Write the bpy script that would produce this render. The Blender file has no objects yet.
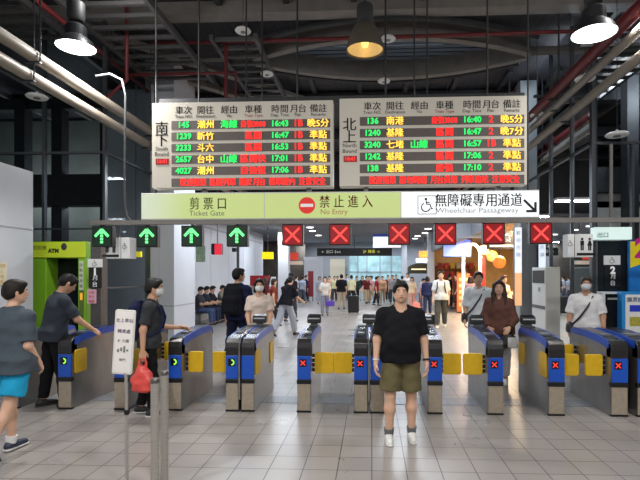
import bpy, math, random
import numpy as np
from mathutils import Vector, Matrix

random.seed(7)
rng = np.random.default_rng(11)
SC = bpy.context.scene
COL = SC.collection

# ------------------------------------------------------------------ camera, world, lights, exposure
F, PU, PV, CAMH, YAW = 483.0, 349.0, 275.0, 1.70, math.radians(2.7)
cam_d = bpy.data.cameras.new('camera')
cam = bpy.data.objects.new('camera', cam_d)
COL.objects.link(cam)
cam.location = (0, 0, CAMH)
cam.rotation_euler = (math.pi / 2, 0, YAW)
cam_d.sensor_width = 36
cam_d.lens = F / 640 * 36
cam_d.shift_x = (320 - PU) / 640
cam_d.shift_y = (PV - 240) / 640
cam_d.clip_end = 200
SC.camera = cam
SC.view_settings.view_transform = 'Standard'
SC.view_settings.look = 'None'
SC.view_settings.gamma = 1
SC.view_settings.exposure = -0.20
SC.view_settings.use_curve_mapping = False
SC.cycles.use_denoising = True
SC.cycles.max_bounces = 8
SC.cycles.sample_clamp_indirect = 6
SC.cycles.caustics_reflective = False
SC.cycles.caustics_refractive = False

world = bpy.data.worlds.new('night_sky')
SC.world = world
world.use_nodes = True
world.node_tree.nodes['Background'].inputs[0].default_value = (0.20, 0.23, 0.28, 1)
world.node_tree.nodes['Background'].inputs[1].default_value = 0.5


def lamp(name, kind, loc, energy, color=(1, 1, 1), size=0.4, rot=(0, 0, 0), spot=None, size_y=None):
    d = bpy.data.lights.new(name, kind)
    d.energy = energy
    d.color = color
    if kind == 'AREA':
        d.size = size
        if size_y:
            d.shape = 'RECTANGLE'
            d.size_y = size_y
        else:
            d.shape = 'DISK'
    else:
        d.shadow_soft_size = size
    if kind == 'SPOT':
        d.spot_size = math.radians(spot or 120)
        d.spot_blend = 0.6
    o = bpy.data.objects.new(name, d)
    o.location = loc
    o.rotation_euler = rot
    COL.objects.link(o)
    return o


COOL = (0.84, 0.91, 1.0)
NEUT = (1.0, 0.975, 0.935)
# high-bay lamps of the near hall (the ones in the frame have their fixtures built below)
for lx, ly, e in ((-3.55, 6.3, 120), (3.25, 5.75, 120), (-3.9, 1.6, 150), (0.1, 1.6, 150), (3.6, 1.6, 160),
                  (-3.9, -3.0, 120), (0.1, -3.0, 120), (3.6, -3.0, 120)):
    lamp('high_bay_light', 'AREA', (lx, ly, 4.62 if ly > 4 else 4.75), e, NEUT, 0.45)
    # point light added over each lamp to brighten the dark roof deck
    lamp('roof_fill', 'POINT', (lx, ly, 5.45), e * .34, NEUT, 0.12)
# the bright hall beyond the gates: ceiling luminaires in rows
for ly in (11.0, 15.0, 19.0):
    for lx in (-3.0, 1.2):
        lamp('hall_light', 'AREA', (lx, ly, 3.95), 112, COOL, 1.2, size_y=0.3)
for ly in (24.0, 29.0, 33.0):
    for lx in (-4.5, 0.0, 3.6):
        lamp('hall_light', 'AREA', (lx, ly, 3.9), 125, COOL, 1.2, size_y=0.3)
# unseen point lights added to brighten the yard beyond the glazing
for lx, ly, lz, e in ((-9.6, 13.1, 3.9, 60), (-7.6, 13.1, 3.9, 60), (4.7, 10.6, 5.9, 190), (6.4, 10.6, 5.9, 140)):
    lamp('yard_fill', 'POINT', (lx, ly, lz), e, COOL, 0.25)
# the shop's own warm lights
for lx, ly in ((4.4, 14.0), (4.8, 17.5), (4.3, 20.3)):
    lamp('shop_light', 'AREA', (lx, ly, 3.1), 300, (1.0, 0.80, 0.52), 0.8)


# ------------------------------------------------------------------ measuring helpers
def at(u, v, Y):
    """the point seen at pixel (u, v) that stands at distance Y down the hall"""
    dx, dz = (u - PU) / F, (PV - v) / F
    c, s = math.cos(YAW), math.sin(YAW)
    t = Y / (c + dx * s)
    return Vector((t * (-s + dx * c), Y, CAMH + t * dz))


def ground(u, v):
    dx, dz = (u - PU) / F, (PV - v) / F
    c, s = math.cos(YAW), math.sin(YAW)
    t = CAMH / -dz
    return Vector((t * (-s + dx * c), t * (c + dx * s), 0))


def gx(u, Y):
    return at(u, 300, Y).x


# ------------------------------------------------------------------ materials
MATS = {}


def srgb(r, g, b):
    f = lambda c: (c / 255 / 12.92) if c / 255 <= 0.04045 else ((c / 255 + 0.055) / 1.055) ** 2.4
    return (f(r), f(g), f(b))


def mat(name, rgb, rough=0.5, metal=0.0, noise=0.06, nscale=18.0, emit=None, estr=0.0, bump=0.0, spec=0.5, stretch=None):
    """surface with a little procedural mottling; rgb in 0..255 sRGB"""
    if name in MATS:
        return MATS[name]
    m = bpy.data.materials.new(name)
    m.use_nodes = True
    nt = m.node_tree
    b = nt.nodes['Principled BSDF']
    c = srgb(*rgb)
    b.inputs['Roughness'].default_value = rough
    b.inputs['Metallic'].default_value = metal
    b.inputs['Specular IOR Level'].default_value = spec
    tc = nt.nodes.new('ShaderNodeTexCoord')
    mp = nt.nodes.new('ShaderNodeMapping')
    nt.links.new(tc.outputs['Object'], mp.inputs[0])
    if stretch:
        mp.inputs['Scale'].default_value = stretch
    n = nt.nodes.new('ShaderNodeTexNoise')
    n.inputs['Scale'].default_value = nscale
    n.inputs['Detail'].default_value = 3
    nt.links.new(mp.outputs[0], n.inputs['Vector'])
    r = nt.nodes.new('ShaderNodeValToRGB')
    r.color_ramp.elements[0].position = 0.3
    r.color_ramp.elements[1].position = 0.7
    r.color_ramp.elements[0].color = tuple(max(0, x * (1 - noise)) for x in c) + (1,)
    r.color_ramp.elements[1].color = tuple(min(1, x * (1 + noise)) for x in c) + (1,)
    nt.links.new(n.outputs['Fac'], r.inputs[0])
    nt.links.new(r.outputs[0], b.inputs['Base Color'])
    if bump:
        bp = nt.nodes.new('ShaderNodeBump')
        bp.inputs['Strength'].default_value = bump
        bp.inputs['Distance'].default_value = 0.01
        nt.links.new(n.outputs['Fac'], bp.inputs['Height'])
        nt.links.new(bp.outputs[0], b.inputs['Normal'])
    if emit:
        b.inputs['Emission Color'].default_value = srgb(*emit) + (1,)
        b.inputs['Emission Strength'].default_value = estr
        if estr < 3:
            m.cycles.emission_sampling = 'NONE'
    MATS[name] = m
    return m


def glass_mat(name, tint, fac=0.12):
    m = bpy.data.materials.new(name)
    m.use_nodes = True
    nt = m.node_tree
    nt.nodes.clear()
    out = nt.nodes.new('ShaderNodeOutputMaterial')
    mix = nt.nodes.new('ShaderNodeMixShader')
    tr = nt.nodes.new('ShaderNodeBsdfTransparent')
    gl = nt.nodes.new('ShaderNodeBsdfGlossy')
    lw = nt.nodes.new('ShaderNodeLayerWeight')
    lw.inputs['Blend'].default_value = fac
    tr.inputs[0].default_value = tint + (1,)
    gl.inputs[0].default_value = (0.85, 0.9, 0.92, 1)
    gl.inputs['Roughness'].default_value = 0.02
    nt.links.new(lw.outputs['Fresnel'], mix.inputs[0])
    nt.links.new(tr.outputs[0], mix.inputs[1])
    nt.links.new(gl.outputs[0], mix.inputs[2])
    nt.links.new(mix.outputs[0], out.inputs[0])
    return m


# ------------------------------------------------------------------ mesh helpers
class MB:
    """collects simple shapes and links them as ONE mesh object"""

    def __init__(self):
        self.v, self.f = [], []

    def add(self, vs, fs):
        o = len(self.v)
        self.v += [tuple(p) for p in vs]
        self.f += [tuple(i + o for i in f) for f in fs]
        return self

    def box(self, x0, x1, y0, y1, z0, z1):
        vs = [(x, y, z) for z in (z0, z1) for y in (y0, y1) for x in (x0, x1)]
        return self.add(vs, [(0, 2, 3, 1), (4, 5, 7, 6), (0, 1, 5, 4), (2, 6, 7, 3), (0, 4, 6, 2), (1, 3, 7, 5)])

    def prism(self, poly, axis, a, b):
        """poly: 2D outline; axis 'x','y','z' = extrusion direction from a to b"""
        n = len(poly)
        mk = {'x': lambda p, q, t: (t, p, q), 'y': lambda p, q, t: (p, t, q), 'z': lambda p, q, t: (p, q, t)}[axis]
        vs = [mk(p, q, a) for p, q in poly] + [mk(p, q, b) for p, q in poly]
        fs = [tuple(range(n - 1, -1, -1)), tuple(range(n, 2 * n))]
        fs += [(i, (i + 1) % n, n + (i + 1) % n, n + i) for i in range(n)]
        return self.add(vs, fs)

    def tube(self, pts, r, seg=10, caps=True):
        pts = [Vector(p) for p in pts]
        rs = r if isinstance(r, (list, tuple)) else [r] * len(pts)
        o = []
        prev = None
        for i, p in enumerate(pts):
            d = (pts[min(i + 1, len(pts) - 1)] - pts[max(i - 1, 0)]).normalized()
            a = prev if prev is not None and abs(prev.dot(d)) < .98 else (Vector((0, 0, 1)) if abs(d.z) < .9 else Vector((1, 0, 0)))
            e1 = (a - d * a.dot(d)).normalized()
            prev = e1
            e2 = d.cross(e1)
            o.append([p + (e1 * math.cos(t) + e2 * math.sin(t)) * rs[i] for t in [2 * math.pi * k / seg for k in range(seg)]])
        vs = [q for ring in o for q in ring]
        fs = []
        for i in range(len(pts) - 1):
            for k in range(seg):
                k2 = (k + 1) % seg
                fs.append((i * seg + k, i * seg + k2, (i + 1) * seg + k2, (i + 1) * seg + k))
        if caps:
            fs.append(tuple(range(seg - 1, -1, -1)))
            fs.append(tuple((len(pts) - 1) * seg + k for k in range(seg)))
        return self.add(vs, fs)

    def lathe(self, prof, seg=24, c=(0, 0, 0), close=False):
        """prof: list of (r, z)"""
        vs = [(c[0] + r * math.cos(2 * math.pi * k / seg), c[1] + r * math.sin(2 * math.pi * k / seg), c[2] + z)
              for r, z in prof for k in range(seg)]
        fs = []
        n = len(prof)
        for i in range(n - 1):
            for k in range(seg):
                k2 = (k + 1) % seg
                fs.append((i * seg + k, i * seg + k2, (i + 1) * seg + k2, (i + 1) * seg + k))
        if close:
            fs.append(tuple(range(seg - 1, -1, -1)))
            fs.append(tuple((n - 1) * seg + k for k in range(seg)))
        return self.add(vs, fs)

    def ball(self, c, r, seg=12, ring=8):
        rx, ry, rz = r if isinstance(r, (tuple, list)) else (r, r, r)
        vs = [(c[0], c[1], c[2] + rz)]
        for i in range(1, ring):
            t = math.pi * i / ring
            for k in range(seg):
                a = 2 * math.pi * k / seg
                vs.append((c[0] + rx * math.sin(t) * math.cos(a), c[1] + ry * math.sin(t) * math.sin(a), c[2] + rz * math.cos(t)))
        vs.append((c[0], c[1], c[2] - rz))
        fs = [(0, 1 + k, 1 + (k + 1) % seg) for k in range(seg)]
        for i in range(ring - 2):
            for k in range(seg):
                k2 = (k + 1) % seg
                fs.append((1 + i * seg + k, 1 + (i + 1) * seg + k, 1 + (i + 1) * seg + k2, 1 + i * seg + k2))
        b = 1 + (ring - 2) * seg
        fs += [(len(vs) - 1, b + (k + 1) % seg, b + k) for k in range(seg)]
        return self.add(vs, fs)

    def build(self, name, m, parent=None, loc=None, smooth=False, bevel=0.0):
        me = bpy.data.meshes.new(name)
        me.from_pydata(self.v, [], self.f)
        me.materials.append(m)
        me.update()
        if smooth:
            me.polygons.foreach_set('use_smooth', [True] * len(me.polygons))
            try:
                me.set_sharp_from_angle(angle=math.radians(40))
            except Exception:
                pass
        o = bpy.data.objects.new(name, me)
        COL.objects.link(o)
        if parent:
            o.parent = parent
        if loc is not None:
            o.location = loc
        if bevel:
            md = o.modifiers.new('bevel', 'BEVEL')
            md.width = bevel
            md.segments = 2
            md.limit_method = 'ANGLE'
        return o


def rrect(x0, x1, y0, y1, r, n=4):
    out = []
    for cx, cy, a0 in ((x1 - r, y1 - r, 0), (x0 + r, y1 - r, 90), (x0 + r, y0 + r, 180), (x1 - r, y0 + r, 270)):
        for i in range(n + 1):
            a = math.radians(a0 + 90 * i / n)
            out.append((cx + r * math.cos(a), cy + r * math.sin(a)))
    return out


def tag(o, label, cat, group=None, kind=None):
    o['label'] = label
    o['category'] = cat
    if group:
        o['group'] = group
    if kind:
        o['kind'] = kind
    return o


def thing(name, label, cat, loc=(0, 0, 0), rz=0.0, group=None):
    o = bpy.data.objects.new(name, None)
    o.empty_display_size = 0.1
    COL.objects.link(o)
    o.location = loc
    o.rotation_euler = (0, 0, rz)
    return tag(o, label, cat, group)


def struct(name, mb, m, bevel=0, smooth=False):
    o = mb.build(name, m, bevel=bevel, smooth=smooth)
    o['kind'] = 'structure'
    return o


GLYPH = {}


def glyph(ch):
    """outline of one character at size 1, centred on its advance, as (verts, faces)"""
    if ch not in GLYPH:
        cu = bpy.data.curves.new('glyph', 'FONT')
        cu.body = ch
        cu.size = 1
        cu.extrude = .004
        cu.resolution_u = 2
        tmp = bpy.data.objects.new('glyph', cu)
        COL.objects.link(tmp)
        me = bpy.data.meshes.new_from_object(tmp.evaluated_get(bpy.context.evaluated_depsgraph_get()))
        COL.objects.unlink(tmp)
        bpy.data.objects.remove(tmp)
        vs = np.array([v.co[:] for v in me.vertices]) if len(me.vertices) else np.zeros((0, 3))
        GLYPH[ch] = (vs, [tuple(p.vertices) for p in me.polygons])
        bpy.data.meshes.remove(me)
    return GLYPH[ch]


def cjk(body, size, m, parent, loc, rot, name, bold, depth, width, spacing):
    mb = MB()
    x, x_lo, x_hi = 0.0, 1e9, -1e9
    placed = []
    for ch in body:
        if ch == ' ':
            x += .45
            continue
        vs, fs = glyph(ch)
        if not len(vs):
            continue
        wide = ord(ch) > 0x2E80
        lo, hi = vs[:, 0].min(), vs[:, 0].max()
        if wide:
            off = x + .5 * spacing - (lo + hi) / 2
            x += 1.0 * spacing
        else:
            off = x - lo + .04
            x += hi - lo + .09
        placed.append((vs, fs, off, wide))
        x_lo, x_hi = min(x_lo, off + lo), max(x_hi, off + hi)
    k = (width / (x_hi - x_lo)) if width else size * .95
    cx = (x_lo + x_hi) / 2
    for vs, fs, off, wide in placed:
        zc = .34 if wide else .36
        for dxx in ((0,) if not bold else (-bold * .6, bold * .6)):
            mb.add([((v[0] + off - cx) * k + dxx, (v[1] - zc) * size * .95, v[2] * size * .1) for v in vs], fs)
    o = mb.build(name, m, parent)
    o.location = loc
    o.rotation_euler = rot
    return o


def text(body, size, m, parent, loc, rot=(math.pi / 2, 0, 0), name='lettering', align='CENTER', bold=0.0, depth=0.001, width=None, spacing=1.0):
    """writing as real raised letters, facing -Y by default"""
    if any(ord(c) > 0x2E80 for c in body):
        return cjk(body, size, m, parent, loc, rot, name, bold, depth, width, spacing)
    cu = bpy.data.curves.new(name, 'FONT')
    cu.body = body
    cu.size = size
    cu.align_x = align
    cu.align_y = 'CENTER'
    cu.offset = bold
    cu.extrude = depth
    cu.space_character = spacing
    cu.resolution_u = 2
    tmp = bpy.data.objects.new('tmp', cu)
    COL.objects.link(tmp)
    dg = bpy.context.evaluated_depsgraph_get()
    me = bpy.data.meshes.new_from_object(tmp.evaluated_get(dg))
    COL.objects.unlink(tmp)
    bpy.data.objects.remove(tmp)
    me.name = name
    if width and len(me.vertices):
        xs = np.empty(len(me.vertices) * 3)
        me.vertices.foreach_get('co', xs)
        xs = xs.reshape(-1, 3)
        w = np.ptp(xs[:, 0])
        if w > 0:
            xs[:, 0] *= width / w
            me.vertices.foreach_set('co', xs.ravel())
    me.materials.clear()
    me.materials.append(m)
    o = bpy.data.objects.new(name, me)
    COL.objects.link(o)
    o.parent = parent
    o.location = loc
    o.rotation_euler = rot
    return o


# ------------------------------------------------------------------ figures: smooth blended bodies, meshed by surface nets
def rotx(a):
    c, s = math.cos(a), math.sin(a)
    return np.array([[1, 0, 0], [0, c, -s], [0, s, c]])


def rotz(a):
    c, s = math.cos(a), math.sin(a)
    return np.array([[c, -s, 0], [s, c, 0], [0, 0, 1]])


class Fld:
    def __init__(self, k=0.025):
        self.p, self.k, self.cuts, self.subs = [], k, [], []

    def cone(self, a, b, ra, rb, f0=False, f1=False, k=None):
        self.p.append(('c', np.array(a, float), np.array(b, float), ra, rb, f0, f1, k))
        return self

    def ell(self, c, r, R=None, k=None):
        self.p.append(('e', np.array(c, float), np.array(r, float), np.eye(3) if R is None else R, None, None, None, k))
        return self

    def loft(self, o, R, sec, k=None):
        self.p.append(('l', np.array(o, float), R, np.array(sec, float), None, None, None, k))
        return self

    def cut(self, p, n):
        """keep the side the normal points away from"""
        n = np.array(n, float)
        self.cuts.append((np.array(p, float), n / np.linalg.norm(n)))
        return self

    def box(self, p):
        if p[0] == 'c':
            r = max(p[3], p[4])
            return np.minimum(p[1], p[2]) - r, np.maximum(p[1], p[2]) + r
        if p[0] == 'e':
            r = np.abs(p[3]) @ p[2]
            return p[1] - r, p[1] + r
        s = p[3]
        pts = []
        for z, w, d, yo in s:
            for sx in (-1, 1):
                for sy in (-1, 1):
                    pts.append(p[1] + p[2] @ np.array([sx * w, yo + sy * d, z]))
        pts = np.array(pts)
        return pts.min(0), pts.max(0)

    def mesh(self, res, wrinkle=0.0, seed=0):
        bb = [self.box(p) for p in self.p]
        lo = np.min([b[0] for b in bb], 0) - 3 * res
        hi = np.max([b[1] for b in bb], 0) + 3 * res
        n = np.ceil((hi - lo) / res).astype(int) + 1
        ax = [lo[i] + res * np.arange(n[i]) for i in range(3)]
        D = np.full(n, 1.0)
        for p, (b0, b1) in zip(self.p, bb):
            k = self.k if p[-1] is None else p[-1]
            pad = k + 2.5 * res
            i0 = np.maximum(((b0 - pad - lo) / res).astype(int), 0)
            i1 = np.minimum(((b1 + pad - lo) / res).astype(int) + 2, n)
            sl = tuple(slice(i0[i], i1[i]) for i in range(3))
            x = ax[0][sl[0]][:, None, None]
            y = ax[1][sl[1]][None, :, None]
            z = ax[2][sl[2]][None, None, :]
            if p[0] == 'c':
                a, b, ra, rb, f0, f1 = p[1:7]
                ba = b - a
                L2 = ba @ ba + 1e-12
                t = ((x - a[0]) * ba[0] + (y - a[1]) * ba[1] + (z - a[2]) * ba[2]) / L2
                tc = np.clip(t, 0, 1)
                d = np.sqrt((x - a[0] - tc * ba[0]) ** 2 + (y - a[1] - tc * ba[1]) ** 2 + (z - a[2] - tc * ba[2]) ** 2) - (ra + tc * (rb - ra))
                L = math.sqrt(L2)
                if f0:
                    d = np.maximum(d, -t * L)
                if f1:
                    d = np.maximum(d, (t - 1) * L)
            else:
                o, R = p[1], (p[3] if p[0] == 'e' else p[2])
                dx, dy, dz = x - o[0], y - o[1], z - o[2]
                q = [R[0, i] * dx + R[1, i] * dy + R[2, i] * dz for i in range(3)]
                if p[0] == 'e':
                    r = p[2]
                    k0 = np.sqrt((q[0] / r[0]) ** 2 + (q[1] / r[1]) ** 2 + (q[2] / r[2]) ** 2)
                    k1 = np.sqrt((q[0] / r[0] ** 2) ** 2 + (q[1] / r[1] ** 2) ** 2 + (q[2] / r[2] ** 2) ** 2) + 1e-9
                    d = k0 * (k0 - 1) / k1
                else:
                    s = p[3]
                    w = np.interp(q[2], s[:, 0], s[:, 1])
                    dd = np.interp(q[2], s[:, 0], s[:, 2])
                    yo = np.interp(q[2], s[:, 0], s[:, 3])
                    e = (np.abs(q[0] / w) ** 2.3 + np.abs((q[1] - yo) / dd) ** 2.3) ** (1 / 2.3)
                    d = (e - 1) * np.minimum(w, dd)
                    d = np.maximum(d, np.maximum(s[0, 0] - q[2], q[2] - s[-1, 0]))
            S = D[sl]
            h = np.maximum(k - np.abs(S - d), 0) / k
            D[sl] = np.minimum(S, d) - h * h * k * 0.25
        X, Y, Z = ax[0][:, None, None], ax[1][None, :, None], ax[2][None, None, :]
        if wrinkle:
            ph = np.random.default_rng(seed).uniform(0, 6.28, 8)
            D = D + wrinkle * (np.sin(31 * Z + 13 * X + ph[0] + 2 * np.sin(9 * Y + 7 * X + ph[1])) * np.sin(17 * X + 8 * Z + ph[2])
                               + 0.6 * np.sin(47 * Z - 22 * X + 30 * Y + ph[3]))
        for p0, nn in self.cuts:
            D = np.maximum(D, (X - p0[0]) * nn[0] + (Y - p0[1]) * nn[1] + (Z - p0[2]) * nn[2])
        for a, b, r in self.subs:
            ba = b - a
            t = np.clip(((X - a[0]) * ba[0] + (Y - a[1]) * ba[1] + (Z - a[2]) * ba[2]) / (ba @ ba), 0, 1)
            D = np.maximum(D, r - np.sqrt((X - a[0] - t * ba[0]) ** 2 + (Y - a[1] - t * ba[1]) ** 2 + (Z - a[2] - t * ba[2]) ** 2))
        return surfnet(D, lo, res)


def surfnet(D, lo, res):
    S = D < 0
    nx, ny, nz = D.shape
    cnt = np.zeros((nx - 1, ny - 1, nz - 1), np.int8)
    for i in (0, 1):
        for j in (0, 1):
            for k in (0, 1):
                cnt += S[i:nx - 1 + i, j:ny - 1 + j, k:nz - 1 + k]
    act = (cnt > 0) & (cnt < 8)
    idx = np.argwhere(act)
    if len(idx) == 0:
        return np.zeros((0, 3)), np.zeros((0, 4), int)
    num = np.full(act.shape, -1, np.int64)
    num[act] = np.arange(len(idx))
    acc = np.zeros((len(idx), 3))
    c = np.zeros(len(idx))
    I, J, K = idx.T
    corners = [(i, j, k) for i in (0, 1) for j in (0, 1) for k in (0, 1)]
    for a in corners:
        for axis in range(3):
            if a[axis]:
                continue
            b = list(a)
            b[axis] = 1
            da = D[I + a[0], J + a[1], K + a[2]]
            db = D[I + b[0], J + b[1], K + b[2]]
            m = (da < 0) != (db < 0)
            t = np.where(m, da / np.where(m, da - db, 1), 0)
            p = np.array(a, float)[None, :].repeat(len(idx), 0)
            p[:, axis] += t
            acc += p * m[:, None]
            c += m
    V = lo + (idx + acc / c[:, None]) * res
    quads = []
    for axis in range(3):
        a1, a2 = (axis + 1) % 3, (axis + 2) % 3
        s0 = [slice(None)] * 3
        s1 = [slice(None)] * 3
        s0[axis] = slice(0, -1)
        s1[axis] = slice(1, None)
        e = np.argwhere(S[tuple(s0)] != S[tuple(s1)])
        e = e[(e[:, a1] > 0) & (e[:, a2] > 0) & (e[:, a1] < D.shape[a1] - 1) & (e[:, a2] < D.shape[a2] - 1)]
        if len(e) == 0:
            continue
        o1 = np.zeros(3, int)
        o2 = np.zeros(3, int)
        o1[a1] = 1
        o2[a2] = 1
        q = np.stack([num[tuple((e - o1 - o2).T)], num[tuple((e - o2).T)], num[tuple(e.T)], num[tuple((e - o1).T)]], 1)
        flip = ~S[tuple(e.T)]
        q[flip] = q[flip][:, ::-1]
        quads.append(q)
    Q = np.concatenate(quads)
    # one light smoothing pass
    for _ in range(1):
        sm = np.zeros_like(V)
        ct = np.zeros(len(V))
        for i in range(4):
            j = (i + 1) % 4
            for dim in range(3):
                sm[:, dim] += np.bincount(Q[:, i], V[Q[:, j], dim], len(V)) + np.bincount(Q[:, j], V[Q[:, i], dim], len(V))
            ct += np.bincount(Q[:, i], minlength=len(V)) + np.bincount(Q[:, j], minlength=len(V))
        V = 0.5 * V + 0.5 * sm / np.maximum(ct, 1)[:, None]
    return V, Q


def np_obj(name, parts, m, parent=None, scale=1.0, loc=None):
    vs, qs, o = [], [], 0
    for V, Q in parts:
        vs.append(V)
        qs.append(Q + o)
        o += len(V)
    V = np.concatenate(vs) * scale
    Q = np.concatenate(qs)
    me = bpy.data.meshes.new(name)
    me.vertices.add(len(V))
    me.vertices.foreach_set('co', V.ravel())
    me.loops.add(Q.size)
    me.loops.foreach_set('vertex_index', Q.ravel().astype(np.int32))
    me.polygons.add(len(Q))
    me.polygons.foreach_set('loop_start', np.arange(0, Q.size, 4, dtype=np.int32))
    me.polygons.foreach_set('use_smooth', np.ones(len(Q), bool))
    me.update(calc_edges=True)
    me.validate()
    me.materials.append(m)
    ob = bpy.data.objects.new(name, me)
    COL.objects.link(ob)
    if parent:
        ob.parent = parent
    if loc is not None:
        ob.location = loc
    return ob


def cmat(rgb, kind='cloth'):
    key = f'{kind}_{rgb[0]}_{rgb[1]}_{rgb[2]}'
    if kind == 'skin':
        return mat(key, rgb, 0.55, noise=0.05, nscale=30, spec=0.3)
    if kind == 'hair':
        return mat(key, rgb, 0.55, noise=0.35, nscale=90, spec=0.3, bump=0.4, stretch=(1, 1, 0.25))
    if kind == 'leather':
        return mat(key, rgb, 0.45, noise=0.1, nscale=40)
    return mat(key, rgb, 0.85, noise=0.045, nscale=70, bump=0.12, spec=0.2)


def unit(v):
    v = np.array(v, float)
    return v / (np.linalg.norm(v) + 1e-12)


HANDS = {}


def person(label, pos, H=1.68, yaw=0.0, lean=0.0, legs=((4, 0, 2, 0), (-4, 0, 2, 0)), arms=((0, 8, 10, 4), (0, 8, 10, 4)),
           head=(0, 0), skin=(198, 150, 122), hair=('short', (24, 20, 20)), top=None, bottom=None, shoes=((60, 60, 60), (200, 200, 200)),
           socks=None, mask=None, fat=1.0, belly=0.0, res=0.02, det=False, group=None, seat=None, name='person', mesh_face=True, cap=None, fem=False):
    """one figure facing -Y before yaw; side 0 = its right (x<0), side 1 = its left (x>0)"""
    s = H / 1.70
    R = rotx(math.radians(lean))
    # legs: forward kinematics, then lift the pelvis so that the lower foot stands on the floor
    rad = math.radians
    TH, SH = 0.43, 0.42
    fk = []
    for i, sx in enumerate((-1, 1)):
        sw, kb, ab, fp = legs[i]
        d1 = unit((sx * math.sin(rad(ab)), -math.sin(rad(sw)), -math.cos(rad(sw))))
        a2 = rad(sw - kb)
        d2 = unit((sx * math.sin(rad(ab * .5)), -math.sin(a2), -math.cos(a2)))
        hip = np.array((sx * 0.088 * (0.5 + .5 * fat), 0, -0.03))
        kn = hip + d1 * TH
        an = kn + d2 * SH
        toe_drop = 0.13 * math.sin(rad(max(fp, 0)))
        fk.append([hip, kn, an, fp, toe_drop])
    low = min(f[2][2] - f[4] for f in fk)
    pz = 0.085 - low
    if seat is not None:
        pz = seat / s + 0.10
    P = np.array((0, 0, pz))
    for f in fk:
        for j in range(3):
            f[j] = f[j] + P
    T = lambda q: P + R @ np.array(q, float)
    wS = 0.5 + 0.5 * fat
    shw = (0.158 if fem else 0.178) * wS
    armk = []
    for i, sx in enumerate((-1, 1)):
        sw, ab, eb, fab = arms[i]
        sh = T((sx * shw, 0.005, 0.412))
        d1 = unit((sx * math.sin(rad(ab)), -math.sin(rad(sw)) * math.cos(rad(ab)), -math.cos(rad(sw)) * math.cos(rad(ab))))
        a2 = rad(sw + eb)
        d2 = unit((sx * math.sin(rad(fab)), -math.sin(a2) * math.cos(rad(fab)), -math.cos(a2) * math.cos(rad(fab))))
        el = sh + d1 * 0.285
        wr = el + d2 * 0.245
        armk.append((sh, el, wr, d1, d2, sx))
    # head frame
    HR = R @ rotz(rad(head[1])) @ rotx(rad(head[0]))
    hc = T((0, -0.012, 0.565)) + HR @ np.array((0, -0.012, 0.095))
    Hh = lambda q: hc + HR @ np.array(q, float)
    b = belly

    def secs(g, z0=-0.10, z1=0.53):
        base = [(-0.10, .155, .105, .005), (0.0, .168, .115, .008), (0.06, .162, .112 + b * .6, -b * .5), (0.13, .148 + b * .3, .104 + b, -b * .8),
                (0.22, .150 + b * .2, .108 + b * .6, -b * .5), (0.32, .162, .116 + b * .2, -.004), (0.39, .156, .104, .002), (0.435, .122, .084, .006), (0.48, .075, .062, .006), (0.53, .052, .054, .004)]
        if fem:
            base = [(z, w * (.90 if .05 < z < .3 else .96), d * .95, y) for z, w, d, y in base]
        fz = lambda z: fat if z < .30 else (wS + .25 * (fat - wS) if z < .36 else wS)
        out = [(z, w * fz(z) + g, d * fz(z) + g, y) for z, w, d, y in base]
        zs = [q[0] for q in out]
        arr = np.array(out)
        it = lambda z: (z,) + tuple(np.interp(z, arr[:, 0], arr[:, c]) for c in (1, 2, 3))
        return [it(z0)] + [q for q in out if z0 < q[0] < z1] + [it(z1)]

    root = thing(name, label, 'person', (pos[0], pos[1], pos[2] if len(pos) > 2 else 0), rad(yaw), group)
    sm = cmat(skin, 'skin')
    # ---- body
    B = Fld(0.03)
    B.loft(P, R, secs(-0.006, -0.08, 0.53))
    B.cone(T((0, 0.004, 0.47)), T((0, -0.012, 0.575)), .056 * wS, .054 * wS, k=.03)
    for hip, kn, an, fp, td in fk:
        B.cone(hip, kn, .084 * fat, .054 * wS)
        B.cone(kn, kn + (an - kn) * .35, .052 * wS, .056 * wS)
        B.cone(kn + (an - kn) * .35, an, .056 * wS, .036)
    for sh, el, wr, d1, d2, sx in armk:
        B.cone(T((sx * .07, 0.005, .43)), sh, .046 * wS, .052 * wS)
        B.cone(sh, el, .050 * wS, .041 * wS)
        B.cone(el, wr, .041 * wS, .027)
    # head
    hs = 1.0
    B.ell(Hh((0, .014, .020)), (.074, .092, .092), HR, k=.03)
    B.ell(Hh((0, -.018, -.025)), (.060, .068, .086), HR, k=.03)
    B.cone(Hh((0, -.060, -.088)), Hh((0, -.050, -.075)), .024, .030, k=.03)
    for sx in (-1, 1):
        B.cone(Hh((sx * .040, -.02, -.065)), Hh((sx * .055, .01, -.04)), .022, .022, k=.03)
        B.ell(Hh((sx * .077, .012, -.008)), (.011, .020, .030), HR, k=.012)
    if res <= 0.012:
        B.cone(Hh((0, -.086, .004)), Hh((0, -.102, -.030)), .009, .014, k=.014)
        B.cone(Hh((-.016, -.084, -.060)), Hh((.016, -.084, -.060)), .009, .009, k=.012)
        for sx in (-1, 1):
            B.cone(Hh((sx * .018, -.084, .022)), Hh((sx * .045, -.072, .022)), .011, .009, k=.015)
    hand_parts = []
    for i, (sh, el, wr, d1, d2, sx) in enumerate(armk):
        f = d2
        n = np.array((-sx, 0.0, 0.0)) + (np.array((0, 0, -1.2)) if f[1] < -.6 else 0)
        n = unit(n - f * (n @ f))
        t = np.cross(n, f)
        if t @ np.array((-.3 * sx, -1, .6)) < 0:
            t = -t
        if not det:
            B.ell(wr + f * .055, (.038, .018, .058), np.stack([t, n, f], 1))
            B.cone(wr + f * .03 + t * .025, wr + f * .075 + t * .045, .012, .009, k=.01)
            B.cone(wr + f * .09, wr + f * .15 + n * .02, .026, .014, k=.02)
            continue
        Hn = Fld(0.012)
        Hn.cone(wr - f * .03, wr + f * .02, .0275, .024, k=.02)
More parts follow.
